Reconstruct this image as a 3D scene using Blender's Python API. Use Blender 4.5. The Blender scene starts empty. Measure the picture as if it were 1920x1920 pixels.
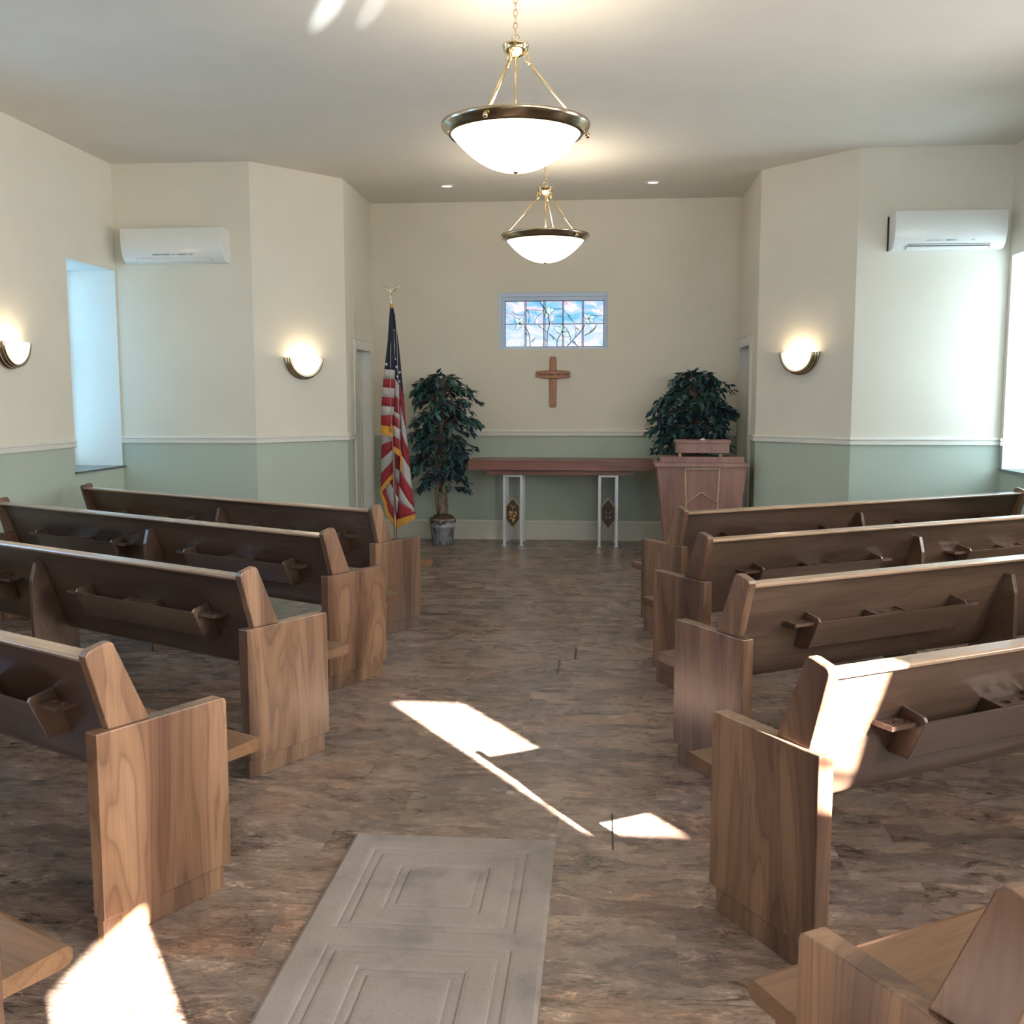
import bpy, bmesh, math, random
from mathutils import Vector, Matrix, Euler
random.seed(7)
PI = math.pi
S = bpy.context.scene
COL = S.collection

# ------------------------------------------------------------------ camera, sky, sun, exposure
F_PX, PITCH, YAW, ROLL = 1910.1, 6.307, 5.016, 0.063
cd = bpy.data.cameras.new('camera'); cam = bpy.data.objects.new('camera', cd); COL.objects.link(cam)
cd.sensor_fit = 'HORIZONTAL'; cd.sensor_width = 36.0; cd.lens = 36.0 * F_PX / 1920.0
cd.clip_start = 0.05; cd.clip_end = 200
cam.location = (0, 0, 1.6)
cam.rotation_mode = 'XYZ'
cam.matrix_world = (Matrix.Translation((0, 0, 1.6)) @ Matrix.Rotation(math.radians(YAW), 4, 'Z')
                    @ Matrix.Rotation(math.radians(90 - PITCH), 4, 'X') @ Matrix.Rotation(math.radians(-ROLL), 4, 'Z'))
S.camera = cam

w = bpy.data.worlds.new('sky'); S.world = w; w.use_nodes = True
bg = w.node_tree.nodes['Background']; bg.inputs[0].default_value = (0.42, 0.68, 1.0, 1); bg.inputs[1].default_value = 3.0

SUN_H = (0.5577, -0.830); SUN_TAN = 0.44
sl = bpy.data.lights.new('sun', 'SUN'); sl.energy = 150.0; sl.angle = math.radians(0.55); sl.color = (1.0, 0.95, 0.87)
so = bpy.data.objects.new('sun', sl); COL.objects.link(so)
so.rotation_euler = Vector((SUN_H[0], SUN_H[1], SUN_TAN)).to_track_quat('Z', 'Y').to_euler()
so.location = (6, -9, 8)

S.view_settings.view_transform = 'Standard'; S.view_settings.look = 'None'
S.view_settings.exposure = 0.78; S.view_settings.gamma = 1.0; S.view_settings.use_curve_mapping = False
S.cycles.use_denoising = True; S.cycles.use_light_tree = False; S.cycles.use_adaptive_sampling = False
S.cycles.max_bounces = 10; S.cycles.diffuse_bounces = 6; S.cycles.glossy_bounces = 4
S.cycles.sample_clamp_indirect = 6.0
S.cycles.caustics_reflective = False; S.cycles.caustics_refractive = False

PEND_E, PEND_UP, SCON_E, SCON_UP, WIN_L, WIN_R, REC_E = 1.6, 10.0, 1.7, 1.35, 1.1, 5.0, 1.3

# ------------------------------------------------------------------ materials
def newmat(name):
    m = bpy.data.materials.new(name); m.use_nodes = True
    nt = m.node_tree; b = nt.nodes['Principled BSDF']
    return m, nt, b
def N(nt, t, **kw):
    n = nt.nodes.new(t)
    for k, v in kw.items():
        if k.startswith('i_'):
            k2 = k[2:]; n.inputs[int(k2) if k2.isdigit() else k2].default_value = v
        else: setattr(n, k, v)
    return n
def L(nt, a, b): nt.links.new(a, b)
def ramp(nt, fac, stops):
    r = nt.nodes.new('ShaderNodeValToRGB'); e = r.color_ramp.elements
    while len(e) > 1: e.remove(e[0])
    e[0].position = stops[0][0]; e[0].color = (*stops[0][1], 1)
    for p, c in stops[1:]:
        x = e.new(p); x.color = (*c, 1)
    L(nt, fac, r.inputs[0]); return r.outputs[0]
def math_(nt, op, a, b=None):
    n = nt.nodes.new('ShaderNodeMath'); n.operation = op
    for i, v in enumerate((a, b)):
        if v is None: continue
        if isinstance(v, (int, float)): n.inputs[i].default_value = v
        else: L(nt, v, n.inputs[i])
    return n.outputs[0]
def mixc(nt, fac, a, b, blend='MIX'):
    n = nt.nodes.new('ShaderNodeMix'); n.data_type = 'RGBA'; n.blend_type = blend
    if isinstance(fac, (int, float)): n.inputs[0].default_value = fac
    else: L(nt, fac, n.inputs[0])
    for i, v in ((6, a), (7, b)):
        if isinstance(v, tuple): n.inputs[i].default_value = (*v, 1) if len(v) == 3 else v
        else: L(nt, v, n.inputs[i])
    return n.outputs[2]
def plain(name, col, rough=0.6, metal=0.0, spec=0.5, noise=0.0, nscale=20.0, coat=0.0):
    m, nt, b = newmat(name)
    b.inputs['Roughness'].default_value = rough; b.inputs['Metallic'].default_value = metal
    b.inputs['Specular IOR Level'].default_value = spec; b.inputs['Coat Weight'].default_value = coat
    tc = N(nt, 'ShaderNodeTexCoord'); nz = N(nt, 'ShaderNodeTexNoise', i_Scale=nscale, i_Detail=4.0)
    L(nt, tc.outputs['Object'], nz.inputs['Vector'])
    k = noise if noise else 0.012
    c = ramp(nt, nz.outputs['Fac'], [(0.3, tuple(x * (1 - k) for x in col)), (0.7, tuple(min(1, x * (1 + k)) for x in col))])
    L(nt, c, b.inputs['Base Color']); return m
def glow(name, col, strength, base=(0.8, 0.8, 0.8)):
    m, nt, b = newmat(name)
    b.inputs['Base Color'].default_value = (*base, 1); b.inputs['Roughness'].default_value = 0.4
    b.inputs['Emission Color'].default_value = (*col, 1); b.inputs['Emission Strength'].default_value = strength
    return m
def wood(name, axis, dark, mid, light, rough=0.34, coat=0.25, figure=1.0, across=7.0):
    m, nt, b = newmat(name)
    tc = N(nt, 'ShaderNodeTexCoord'); oi = N(nt, 'ShaderNodeAttribute', attribute_type='OBJECT', attribute_name='grain')
    off = math_(nt, 'MULTIPLY', oi.outputs['Fac'], 37.0)
    cx = N(nt, 'ShaderNodeCombineXYZ')
    for i in range(3): L(nt, off, cx.inputs[i])
    va = N(nt, 'ShaderNodeVectorMath', operation='ADD'); L(nt, tc.outputs['Object'], va.inputs[0]); L(nt, cx.outputs[0], va.inputs[1])
    def stretched(ac, al, **kw):
        mp = N(nt, 'ShaderNodeMapping'); sc = [ac] * 3; sc[axis] = al
        mp.inputs['Scale'].default_value = sc; L(nt, va.outputs[0], mp.inputs['Vector'])
        n = N(nt, 'ShaderNodeTexNoise', **kw); L(nt, mp.outputs[0], n.inputs['Vector']); return n.outputs['Fac']
    f = stretched(across, 0.9, i_Scale=0.62, i_Detail=3.0, i_Roughness=0.5, i_Distortion=0.7)
    base = ramp(nt, f, [(0.30, dark), (0.5, mid), (0.68, light)])
    rings = math_(nt, 'FRACT', math_(nt, 'MULTIPLY', f, 13.0))
    rr = ramp(nt, rings, [(0.0, (0.50, 0.46, 0.44)), (0.14, (0.98, 0.98, 0.98)), (0.66, (1.06, 1.05, 1.02)), (1.0, (0.66, 0.62, 0.60))])
    c1 = mixc(nt, 0.75 * figure, base, rr, 'MULTIPLY')
    fine = stretched(120.0, 2.2, i_Scale=1.0, i_Detail=3.0, i_Roughness=0.6)
    fr = ramp(nt, fine, [(0.3, (0.78, 0.77, 0.76)), (0.6, (1.06, 1.06, 1.06))])
    c2 = mixc(nt, 0.7, c1, fr, 'MULTIPLY')
    tint = ramp(nt, math_(nt, 'FRACT', math_(nt, 'MULTIPLY', oi.outputs['Fac'], 7.3)), [(0.0, (0.93, 0.92, 0.92)), (1.0, (1.09, 1.06, 1.02))])
    c3 = mixc(nt, 1.0, c2, tint, 'MULTIPLY')
    L(nt, c3, b.inputs['Base Color'])
    b.inputs['Roughness'].default_value = rough; b.inputs['Coat Weight'].default_value = coat; b.inputs['Coat Roughness'].default_value = 0.22
    return m

M = {}
WD, WM, WL = (0.070, 0.034, 0.021), (0.172, 0.094, 0.057), (0.330, 0.195, 0.120)
M['wood_end'] = wood('walnut_upright_grain', 2, WD, WM, WL)
M['wood_back'] = wood('walnut_lengthwise_grain', 0, (0.062, 0.036, 0.025), (0.095, 0.057, 0.039), (0.145, 0.090, 0.060), figure=0.6)
M['wood_rail'] = wood('walnut_cap_rail', 0, (0.26, 0.165, 0.105), (0.38, 0.25, 0.165), (0.47, 0.32, 0.215), figure=0.5, rough=0.26, coat=0.7)  # paler than the other walnut: reflected ceiling sheen put into the colour
M['wood_seat'] = wood('walnut_seat', 0, (0.105, 0.052, 0.027), (0.160, 0.084, 0.043), (0.215, 0.118, 0.063), figure=0.6)
M['wood_table'] = wood('reddish_table_wood', 0, (0.165, 0.068, 0.055), (0.24, 0.104, 0.083), (0.30, 0.14, 0.11), figure=0.4, coat=0.1, rough=0.4)
M['wood_lect'] = wood('reddish_lectern_wood', 2, (0.27, 0.142, 0.118), (0.36, 0.196, 0.162), (0.44, 0.25, 0.205), figure=0.35, coat=0.1, rough=0.45)
M['wood_trim'] = plain('light_wood_molding', (0.50, 0.37, 0.25), 0.5, noise=0.12)
M['wood_cross'] = wood('cross_wood', 2, (0.42, 0.21, 0.125), (0.50, 0.26, 0.16), (0.57, 0.31, 0.20), figure=0.4, coat=0.0, rough=0.6)
M['burnt'] = plain('burnt_wood', (0.055, 0.028, 0.016), 0.8)
M['trim'] = plain('white_trim_paint', (0.76, 0.75, 0.69), 0.45)
M['door'] = plain('white_door_paint', (0.72, 0.71, 0.66), 0.45)
M['reveal'] = plain('window_reveal_paint', (0.80, 0.81, 0.79), 0.6)
M['ceiling'] = plain('ceiling_paint', (0.74, 0.71, 0.65), 0.85, noise=0.02, nscale=3)
M['sill'] = plain('dark_stone_sill', (0.12, 0.12, 0.12), 0.25, noise=0.3)
M['brass'] = plain('polished_brass', (0.72, 0.56, 0.33), 0.16, metal=1.0)
M['bronze'] = plain('antique_nickel', (0.50, 0.41, 0.30), 0.2, metal=1.0)
M['steel'] = plain('brushed_aluminium', (0.72, 0.76, 0.82), 0.38, metal=0.7)
M['chrome'] = plain('chrome_pole', (0.75, 0.77, 0.80), 0.18, metal=1.0)
M['ac'] = plain('white_plastic', (0.80, 0.81, 0.79), 0.22, coat=0.3)
M['ac_grey'] = plain('grey_sticker', (0.30, 0.37, 0.42), 0.4, noise=0.3, nscale=30)
M['dark'] = plain('dark_gap', (0.02, 0.022, 0.025), 0.7)
M['moss'] = plain('dry_moss', (0.10, 0.062, 0.035), 0.95, noise=0.5, nscale=60)
M['bark'] = plain('pale_bark', (0.23, 0.17, 0.12), 0.85, noise=0.45, nscale=40)
M['gold'] = plain('gold_relief', (0.72, 0.48, 0.20), 0.3, metal=0.8)
M['fringe'] = plain('gold_fringe', (0.66, 0.31, 0.05), 0.8, noise=0.15, nscale=80)
M['red'] = plain('flag_red', (0.30, 0.022, 0.032), 0.8, noise=0.06)
M['white'] = plain('flag_white', (0.50, 0.46, 0.47), 0.8, noise=0.05)
M['blue'] = plain('flag_blue', (0.012, 0.018, 0.042), 0.8, noise=0.1)
M['star'] = plain('star_white', (0.72, 0.72, 0.74), 0.8)
M['eagle'] = plain('pale_gold_finial', (0.85, 0.78, 0.62), 0.25, metal=0.7)
M['bowl'] = glow('lit_frosted_bowl', (1.0, 0.87, 0.68), PEND_E, (0.9, 0.88, 0.82))
M['sconce'] = glow('lit_sconce_glass', (1.0, 0.86, 0.66), SCON_E, (0.9, 0.88, 0.82))
M['downlight'] = glow('lit_downlight', (1.0, 0.90, 0.76), REC_E)
M['lead'] = plain('lead_came', (0.10, 0.075, 0.07), 0.5, metal=0.5)
M['vine'] = plain('dark_lead_line', (0.035, 0.04, 0.045), 0.5)
M['plaque'] = plain('dark_plaque', (0.055, 0.028, 0.022), 0.5, noise=0.1)

def m_wall():
    m, nt, b = newmat('two_tone_wall_paint')
    g = N(nt, 'ShaderNodeNewGeometry'); sx = N(nt, 'ShaderNodeSeparateXYZ'); L(nt, g.outputs['Position'], sx.inputs[0])
    up = math_(nt, 'GREATER_THAN', sx.outputs[2], 1.2)
    c = mixc(nt, up, (0.475, 0.545, 0.475), (0.78, 0.74, 0.645))
    nz = N(nt, 'ShaderNodeTexNoise', i_Scale=2.2, i_Detail=3.0); L(nt, g.outputs['Position'], nz.inputs['Vector'])
    v = ramp(nt, nz.outputs['Fac'], [(0.3, (0.975, 0.975, 0.975)), (0.7, (1.02, 1.02, 1.02))])
    L(nt, mixc(nt, 1.0, c, v, 'MULTIPLY'), b.inputs['Base Color'])
    b.inputs['Roughness'].default_value = 0.75; b.inputs['Specular IOR Level'].default_value = 0.3
    n2 = N(nt, 'ShaderNodeTexNoise', i_Scale=90.0, i_Detail=2.0); L(nt, g.outputs['Position'], n2.inputs['Vector'])
    bp = N(nt, 'ShaderNodeBump', i_Strength=0.08, i_Distance=0.004); L(nt, n2.outputs['Fac'], bp.inputs['Height']); L(nt, bp.outputs[0], b.inputs['Normal'])
    return m
M['wall'] = m_wall()

def m_floor():
    m, nt, b = newmat('slate_look_vinyl_tile')
    g = N(nt, 'ShaderNodeNewGeometry'); pos = g.outputs['Position']
    br = N(nt, 'ShaderNodeTexBrick'); br.offset = 0.37; br.offset_frequency = 2
    mp0 = N(nt, 'ShaderNodeMapping'); mp0.inputs['Location'].default_value = (0.15, -0.16, 0)
    L(nt, pos, mp0.inputs['Vector']); L(nt, mp0.outputs[0], br.inputs['Vector'])
    br.inputs['Scale'].default_value = 1.0; br.inputs['Brick Width'].default_value = 0.61; br.inputs['Row Height'].default_value = 0.318
    br.inputs['Mortar Size'].default_value = 0.0006; br.inputs['Mortar Smooth'].default_value = 0.3; br.inputs['Bias'].default_value = 0.0
    br.inputs['Color1'].default_value = (0.0, 0.0, 0.0, 1); br.inputs['Color2'].default_value = (1, 1, 1, 1); br.inputs['Mortar'].default_value = (0.5, 0.5, 0.5, 1)
    off = N(nt, 'ShaderNodeVectorMath', operation='MULTIPLY_ADD'); off.inputs[1].default_value = (0.9, 0.5, 0.3)
    L(nt, br.outputs['Color'], off.inputs[0]); L(nt, pos, off.inputs[2]); v0 = off.outputs[0]
    def nz(scale, sx, sy, det=6.0, ro=0.6, dist=0.0):
        mp = N(nt, 'ShaderNodeMapping'); mp.inputs['Scale'].default_value = (sx, sy, 1); L(nt, v0, mp.inputs['Vector'])
        n = N(nt, 'ShaderNodeTexNoise', i_Scale=scale, i_Detail=det, i_Roughness=ro, i_Distortion=dist); L(nt, mp.outputs[0], n.inputs['Vector']); return n.outputs['Fac']
    a = nz(5.5, 0.6, 1.4, 6.0, 0.6, 0.7)
    base = ramp(nt, a, [(0.32, (0.146, 0.103, 0.085)), (0.45, (0.185, 0.130, 0.102)), (0.55, (0.230, 0.165, 0.129)), (0.66, (0.300, 0.228, 0.186))])
    hue = nz(2.6, 0.7, 1.2, 4.0, 0.55, 0.6)
    hr = ramp(nt, hue, [(0.30, (0.86, 0.93, 1.06)), (0.46, (1.0, 1.0, 1.0)), (0.58, (1.04, 1.0, 0.95)), (0.72, (1.22, 0.96, 0.82))])
    c = mixc(nt, 0.8, base, hr, 'MULTIPLY')
    fl = nz(26.0, 0.55, 1.6, 7.0, 0.68, 0.8)
    fr = ramp(nt, fl, [(0.33, (0.54, 0.52, 0.51)), (0.46, (0.94, 0.94, 0.94)), (0.56, (1.06, 1.05, 1.05)), (0.68, (1.70, 1.65, 1.58))])
    c = mixc(nt, 0.9, c, fr, 'MULTIPLY')
    gr = ramp(nt, nz(90.0, 0.6, 1.4, 3.0, 0.6), [(0.36, (0.76, 0.75, 0.74)), (0.64, (1.24, 1.23, 1.22))])
    c = mixc(nt, 0.8, c, gr, 'MULTIPLY')
    def vein(scale, lv, wd, inner, mscale, m0, m1, c):
        d = math_(nt, 'ABSOLUTE', math_(nt, 'SUBTRACT', nz(scale, 0.55, 1.5, 6.0, 0.62, 0.9), lv))
        r_ = ramp(nt, d, [(0.0, inner), (wd * .45, inner), (wd, (1, 1, 1))])
        mk = ramp(nt, nz(mscale, 0.8, 1.3, 2.0), [(m0, (0, 0, 0)), (m1, (1, 1, 1))])
        return mixc(nt, mk, c, mixc(nt, 1.0, c, r_, 'MULTIPLY'))
    c = vein(4.3, 0.50, 0.022, (0.44, 0.41, 0.40), 4.0, 0.48, 0.60, c)
    c = vein(6.7, 0.44, 0.020, (0.48, 0.45, 0.44), 5.2, 0.50, 0.62, c)
    c = vein(7.9, 0.57, 0.022, (1.9, 1.85, 1.78), 4.6, 0.48, 0.60, c)
    c = vein(5.1, 0.40, 0.018, (1.75, 1.70, 1.64), 3.7, 0.50, 0.62, c)
    c = mixc(nt, math_(nt, 'MULTIPLY', br.outputs['Fac'], 0.35), c, (0.05, 0.042, 0.036))
    # a few open joints between tiles
    sx = N(nt, 'ShaderNodeSeparateXYZ'); L(nt, pos, sx.inputs[0])
    for x, y0, y1, hw in ((0.053, 3.50, 3.83, 0.0035), (-0.150, 6.17, 6.49, 0.008), (-0.245, 5.85, 6.165, 0.008), (0.098, 6.51, 6.81, 0.003)):
        fx = math_(nt, 'LESS_THAN', math_(nt, 'ABSOLUTE', math_(nt, 'SUBTRACT', sx.outputs[0], x)), hw)
        fy = math_(nt, 'LESS_THAN', math_(nt, 'ABSOLUTE', math_(nt, 'SUBTRACT', sx.outputs[1], (y0 + y1) / 2)), (y1 - y0) / 2)
        c = mixc(nt, math_(nt, 'MULTIPLY', fx, fy), c, (0.012, 0.012, 0.012))
    L(nt, c, b.inputs['Base Color'])
    rg = ramp(nt, a, [(0.3, (0.22, 0.22, 0.22)), (0.7, (0.34, 0.34, 0.34))]); L(nt, rg, b.inputs['Roughness'])
    bp = N(nt, 'ShaderNodeBump', i_Strength=0.22, i_Distance=0.006); L(nt, fl, bp.inputs['Height']); L(nt, bp.outputs[0], b.inputs['Normal'])
    return m
M['floor'] = m_floor()

def m_rug():
    m, nt, b = newmat('taupe_carved_pile')
    g = N(nt, 'ShaderNodeNewGeometry'); pos = g.outputs['Position']
    n1 = N(nt, 'ShaderNodeTexNoise', i_Scale=4.5, i_Detail=3.0); L(nt, pos, n1.inputs['Vector'])
    c = ramp(nt, n1.outputs['Fac'], [(0.30, (0.225, 0.198, 0.195)), (0.45, (0.305, 0.258, 0.238)), (0.7, (0.335, 0.284, 0.260))])
    n2 = N(nt, 'ShaderNodeTexNoise', i_Scale=260.0, i_Detail=2.0); L(nt, pos, n2.inputs['Vector'])
    f = ramp(nt, n2.outputs['Fac'], [(0.3, (0.86, 0.86, 0.86)), (0.7, (1.12, 1.12, 1.12))])
    L(nt, mixc(nt, 0.8, c, f, 'MULTIPLY'), b.inputs['Base Color']); b.inputs['Roughness'].default_value = 0.95
    b.inputs['Specular IOR Level'].default_value = 0.1
    bp = N(nt, 'ShaderNodeBump', i_Strength=0.25, i_Distance=0.003); L(nt, n2.outputs['Fac'], bp.inputs['Height']); L(nt, bp.outputs[0], b.inputs['Normal'])
    return m
M['rug'] = m_rug()

def m_leaf():
    m, nt, b = newmat('silk_ficus_leaf')
    g = N(nt, 'ShaderNodeNewGeometry')
    c = ramp(nt, g.outputs['Random Per Island'], [(0.0, (0.027, 0.064, 0.085)), (0.35, (0.035, 0.102, 0.104)), (0.66, (0.054, 0.151, 0.134)), (0.74, (0.104, 0.255, 0.192)), (0.80, (0.035, 0.087, 0.109)), (0.90, (0.059, 0.038, 0.085)), (1.0, (0.047, 0.034, 0.079))])
    L(nt, c, b.inputs['Base Color']); b.inputs['Roughness'].default_value = 0.45; b.inputs['Specular IOR Level'].default_value = 0.35
    return m
M['leaf'] = m_leaf()

def m_pane(name, c1, c2, strength):
    m, nt, b = newmat(name)
    tc = N(nt, 'ShaderNodeTexCoord'); nz = N(nt, 'ShaderNodeTexNoise', i_Scale=1.6, i_Detail=3.0); L(nt, tc.outputs['Object'], nz.inputs['Vector'])
    c = ramp(nt, nz.outputs['Fac'], [(0.35, c1), (0.65, c2)])
    L(nt, c, b.inputs['Emission Color']); b.inputs['Emission Strength'].default_value = strength
    b.inputs['Base Color'].default_value = (0.5, 0.6, 0.65, 1); b.inputs['Roughness'].default_value = 0.3
    return m
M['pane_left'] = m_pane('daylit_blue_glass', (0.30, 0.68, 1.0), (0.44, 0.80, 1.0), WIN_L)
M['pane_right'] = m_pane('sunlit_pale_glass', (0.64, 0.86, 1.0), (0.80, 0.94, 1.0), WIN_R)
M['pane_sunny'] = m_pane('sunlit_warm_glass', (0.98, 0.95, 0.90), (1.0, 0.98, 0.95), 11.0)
M['pane_fill'] = m_pane('fill_light_glass', (0.98, 0.95, 0.90), (1.0, 0.98, 0.95), 57.0)  # strong fill glow for the added nearest right window
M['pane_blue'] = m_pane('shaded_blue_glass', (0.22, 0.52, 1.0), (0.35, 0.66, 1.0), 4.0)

def m_stained():
    m, nt, b = newmat('opalescent_stained_glass')
    g = N(nt, 'ShaderNodeNewGeometry'); pos = g.outputs['Position']
    mp = N(nt, 'ShaderNodeMapping'); mp.inputs['Scale'].default_value = (1.0, 1.0, 1.7); L(nt, pos, mp.inputs['Vector'])
    rp = N(nt, 'ShaderNodeVectorMath', operation='MULTIPLY_ADD'); rp.inputs[1].default_value = (7.0, 3.0, 5.0)
    cx = N(nt, 'ShaderNodeCombineXYZ')
    for i in range(3): L(nt, g.outputs['Random Per Island'], cx.inputs[i])
    L(nt, cx.outputs[0], rp.inputs[0]); L(nt, mp.outputs[0], rp.inputs[2])
    n1 = N(nt, 'ShaderNodeTexNoise', i_Scale=5.0, i_Detail=5.0, i_Distortion=1.5); L(nt, rp.outputs[0], n1.inputs['Vector'])
    c = ramp(nt, n1.outputs['Fac'], [(0.30, (0.02, 0.42, 0.95)), (0.41, (0.12, 0.55, 0.98)), (0.48, (0.36, 0.58, 0.95)), (0.55, (0.62, 0.66, 0.95)), (0.61, (0.9, 0.93, 1.0)), (0.70, (0.72, 0.40, 0.62))])
    sz = N(nt, 'ShaderNodeSeparateXYZ'); L(nt, pos, sz.inputs[0])
    lo = math_(nt, 'MULTIPLY', math_(nt, 'LESS_THAN', sz.outputs[2], 2.44), 0.42)
    c = mixc(nt, lo, c, (0.82, 0.86, 1.0))
    L(nt, c, b.inputs['Emission Color']); b.inputs['Emission Strength'].default_value = 0.58
    b.inputs['Base Color'].default_value = (0.3, 0.35, 0.4, 1); b.inputs['Roughness'].default_value = 0.25
    return m
M['stained'] = m_stained()
M['petal'] = glow('pale_petal_glass', (0.52, 0.88, 0.95), 0.46)
M['leafglass'] = glow('green_leaf_glass', (0.25, 0.60, 0.42), 0.34)

# ------------------------------------------------------------------ helpers
class MB:
    def __init__(s): s.bm = bmesh.new(); s.slots = []
    def mi(s, m):
        if m is None: return 0
        if m not in s.slots: s.slots.append(m)
        return s.slots.index(m)
    def face(s, pts, m=None):
        f = s.bm.faces.new([s.bm.verts.new(p) for p in pts]); f.material_index = s.mi(m); return f
    def hull8(s, v, m=None):
        vs = [s.bm.verts.new(p) for p in v]; k = s.mi(m)
        for q in ((0, 3, 2, 1), (4, 5, 6, 7), (0, 1, 5, 4), (1, 2, 6, 5), (2, 3, 7, 6), (3, 0, 4, 7)):
            f = s.bm.faces.new([vs[i] for i in q]); f.material_index = k
        return s
    def box(s, x0, x1, y0, y1, z0, z1, m=None):
        return s.hull8([(x0, y0, z0), (x1, y0, z0), (x1, y1, z0), (x0, y1, z0), (x0, y0, z1), (x1, y0, z1), (x1, y1, z1), (x0, y1, z1)], m)
    def prism(s, pts, fn, t0, t1, m=None):
        """pts: 2D outline; fn(a,b,t) -> 3D"""
        k = s.mi(m); n = len(pts)
        A = [s.bm.verts.new(fn(a, b, t0)) for a, b in pts]; B = [s.bm.verts.new(fn(a, b, t1)) for a, b in pts]
        fs = [s.bm.faces.new(A[::-1]), s.bm.faces.new(B)]
        for i in range(n): fs.append(s.bm.faces.new([A[i], A[(i + 1) % n], B[(i + 1) % n], B[i]]))
        for f in fs: f.material_index = k
        return s
    def lathe(s, prof, c=(0, 0, 0), seg=32, m=None, a0=0.0, a1=2 * PI, axis='z', smooth=True):
        k = s.mi(m); full = abs(a1 - a0 - 2 * PI) < 1e-6; n = seg if full else seg + 1; rings = []
        for i in range(n):
            a = a0 + (a1 - a0) * i / seg; ca, sa = math.cos(a), math.sin(a); row = []
            for r, z in prof:
                p = (r * ca, r * sa, z) if axis == 'z' else ((r * ca, z, r * sa) if axis == 'y' else (z, r * ca, r * sa))
                row.append(s.bm.verts.new((c[0] + p[0], c[1] + p[1], c[2] + p[2])))
            rings.append(row)
        for i in range(seg):
            A, B = rings[i], rings[(i + 1) % n]
            for j in range(len(prof) - 1):
                q = [A[j], B[j], B[j + 1], A[j + 1]]
                if prof[j][0] < 1e-6: q = [A[j], B[j + 1], A[j + 1]]
                elif prof[j + 1][0] < 1e-6: q = [A[j], B[j], A[j + 1]]
                try: f = s.bm.faces.new(q); f.material_index = k; f.smooth = smooth
                except ValueError: pass
        return s
    def tube(s, path, r, seg=10, m=None, closed=False, caps=True):
        k = s.mi(m); P = [Vector(p) for p in path]; n = len(P); rings = []
        rs = r if isinstance(r, (list, tuple)) else [r] * n
        up = None
        for i in range(n):
            if closed: t = P[(i + 1) % n] - P[i - 1]
            else: t = P[min(i + 1, n - 1)] - P[max(i - 1, 0)]
            t.normalize()
            if up is None: up = t.orthogonal().normalized()
            up = (up - t * up.dot(t)).normalized() if (up - t * up.dot(t)).length > 1e-6 else t.orthogonal().normalized()
            q = t.cross(up)
            rings.append([s.bm.verts.new(P[i] + (up * math.cos(a) + q * math.sin(a)) * rs[i]) for a in [2 * PI * j / seg for j in range(seg)]])
        for i in range(n if closed else n - 1):
            A, B = rings[i], rings[(i + 1) % n]
            for j in range(seg):
                f = s.bm.faces.new([A[j], A[(j + 1) % seg], B[(j + 1) % seg], B[j]]); f.material_index = k; f.smooth = True
        if caps and not closed:
            for R in (rings[0][::-1], rings[-1]):
                f = s.bm.faces.new(R); f.material_index = k
        return s
    def ball(s, c, r, m=None, sc=(1, 1, 1), u=12, v=8):
        k = s.mi(m)
        res = bmesh.ops.create_uvsphere(s.bm, u_segments=u, v_segments=v, radius=r, matrix=Matrix.Translation(c) @ Matrix.Diagonal((*sc, 1)))
        fs = set()
        for vv in res['verts']: fs.update(vv.link_faces)
        for f in fs: f.material_index = k; f.smooth = True
        return s
    def build(s, name, mat, parent=None, bevel=0.0, seg=2, loc=None):
        bmesh.ops.recalc_face_normals(s.bm, faces=s.bm.faces)
        me = bpy.data.meshes.new(name); s.bm.to_mesh(me); s.bm.free()
        mats = s.slots if s.slots else [mat]
        for m in mats: me.materials.append(m if m is not None else mat)
        o = bpy.data.objects.new(name, me); COL.objects.link(o)
        if parent is not None: o.parent = parent
        if loc: o.location = loc
        if bevel:
            md = o.modifiers.new('bevel', 'BEVEL'); md.width = bevel; md.segments = seg; md.limit_method = 'ANGLE'; md.angle_limit = math.radians(40)
            md.harden_normals = False
        return o
def smooth(o, deg=35):
    for f in o.data.polygons: f.use_smooth = True
    o.data.set_sharp_from_angle(angle=math.radians(deg))
def tag(o, label, cat, group=None):
    o['label'] = label; o['category'] = cat
    if group: o['group'] = group
    return o
def empty(name, loc, rz=0.0, label=None, cat=None, group=None):
    o = bpy.data.objects.new(name, None); COL.objects.link(o); o.location = loc; o.rotation_euler = (0, 0, rz); o.empty_display_size = 0.1
    if label: tag(o, label, cat, group)
    return o
def struct(o): o['kind'] = 'structure'; return o
KIDS = {}
def set_grain(o, g):
    for ch in [x for x in COL.objects if x.parent == o]: ch['grain'] = g; set_grain(ch, g)
def copy_tree(o, parent=None):
    c = o.copy(); COL.objects.link(c)
    if parent is not None: c.parent = parent
    for ch in [x for x in COL.objects if x.parent == o]: copy_tree(ch, c)
    return c

M['entry'] = plain('dark_sunmask_paint', (0.16, 0.12, 0.09), 0.6)  # kept dark so the made-up vestibule bounces less sun
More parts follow.
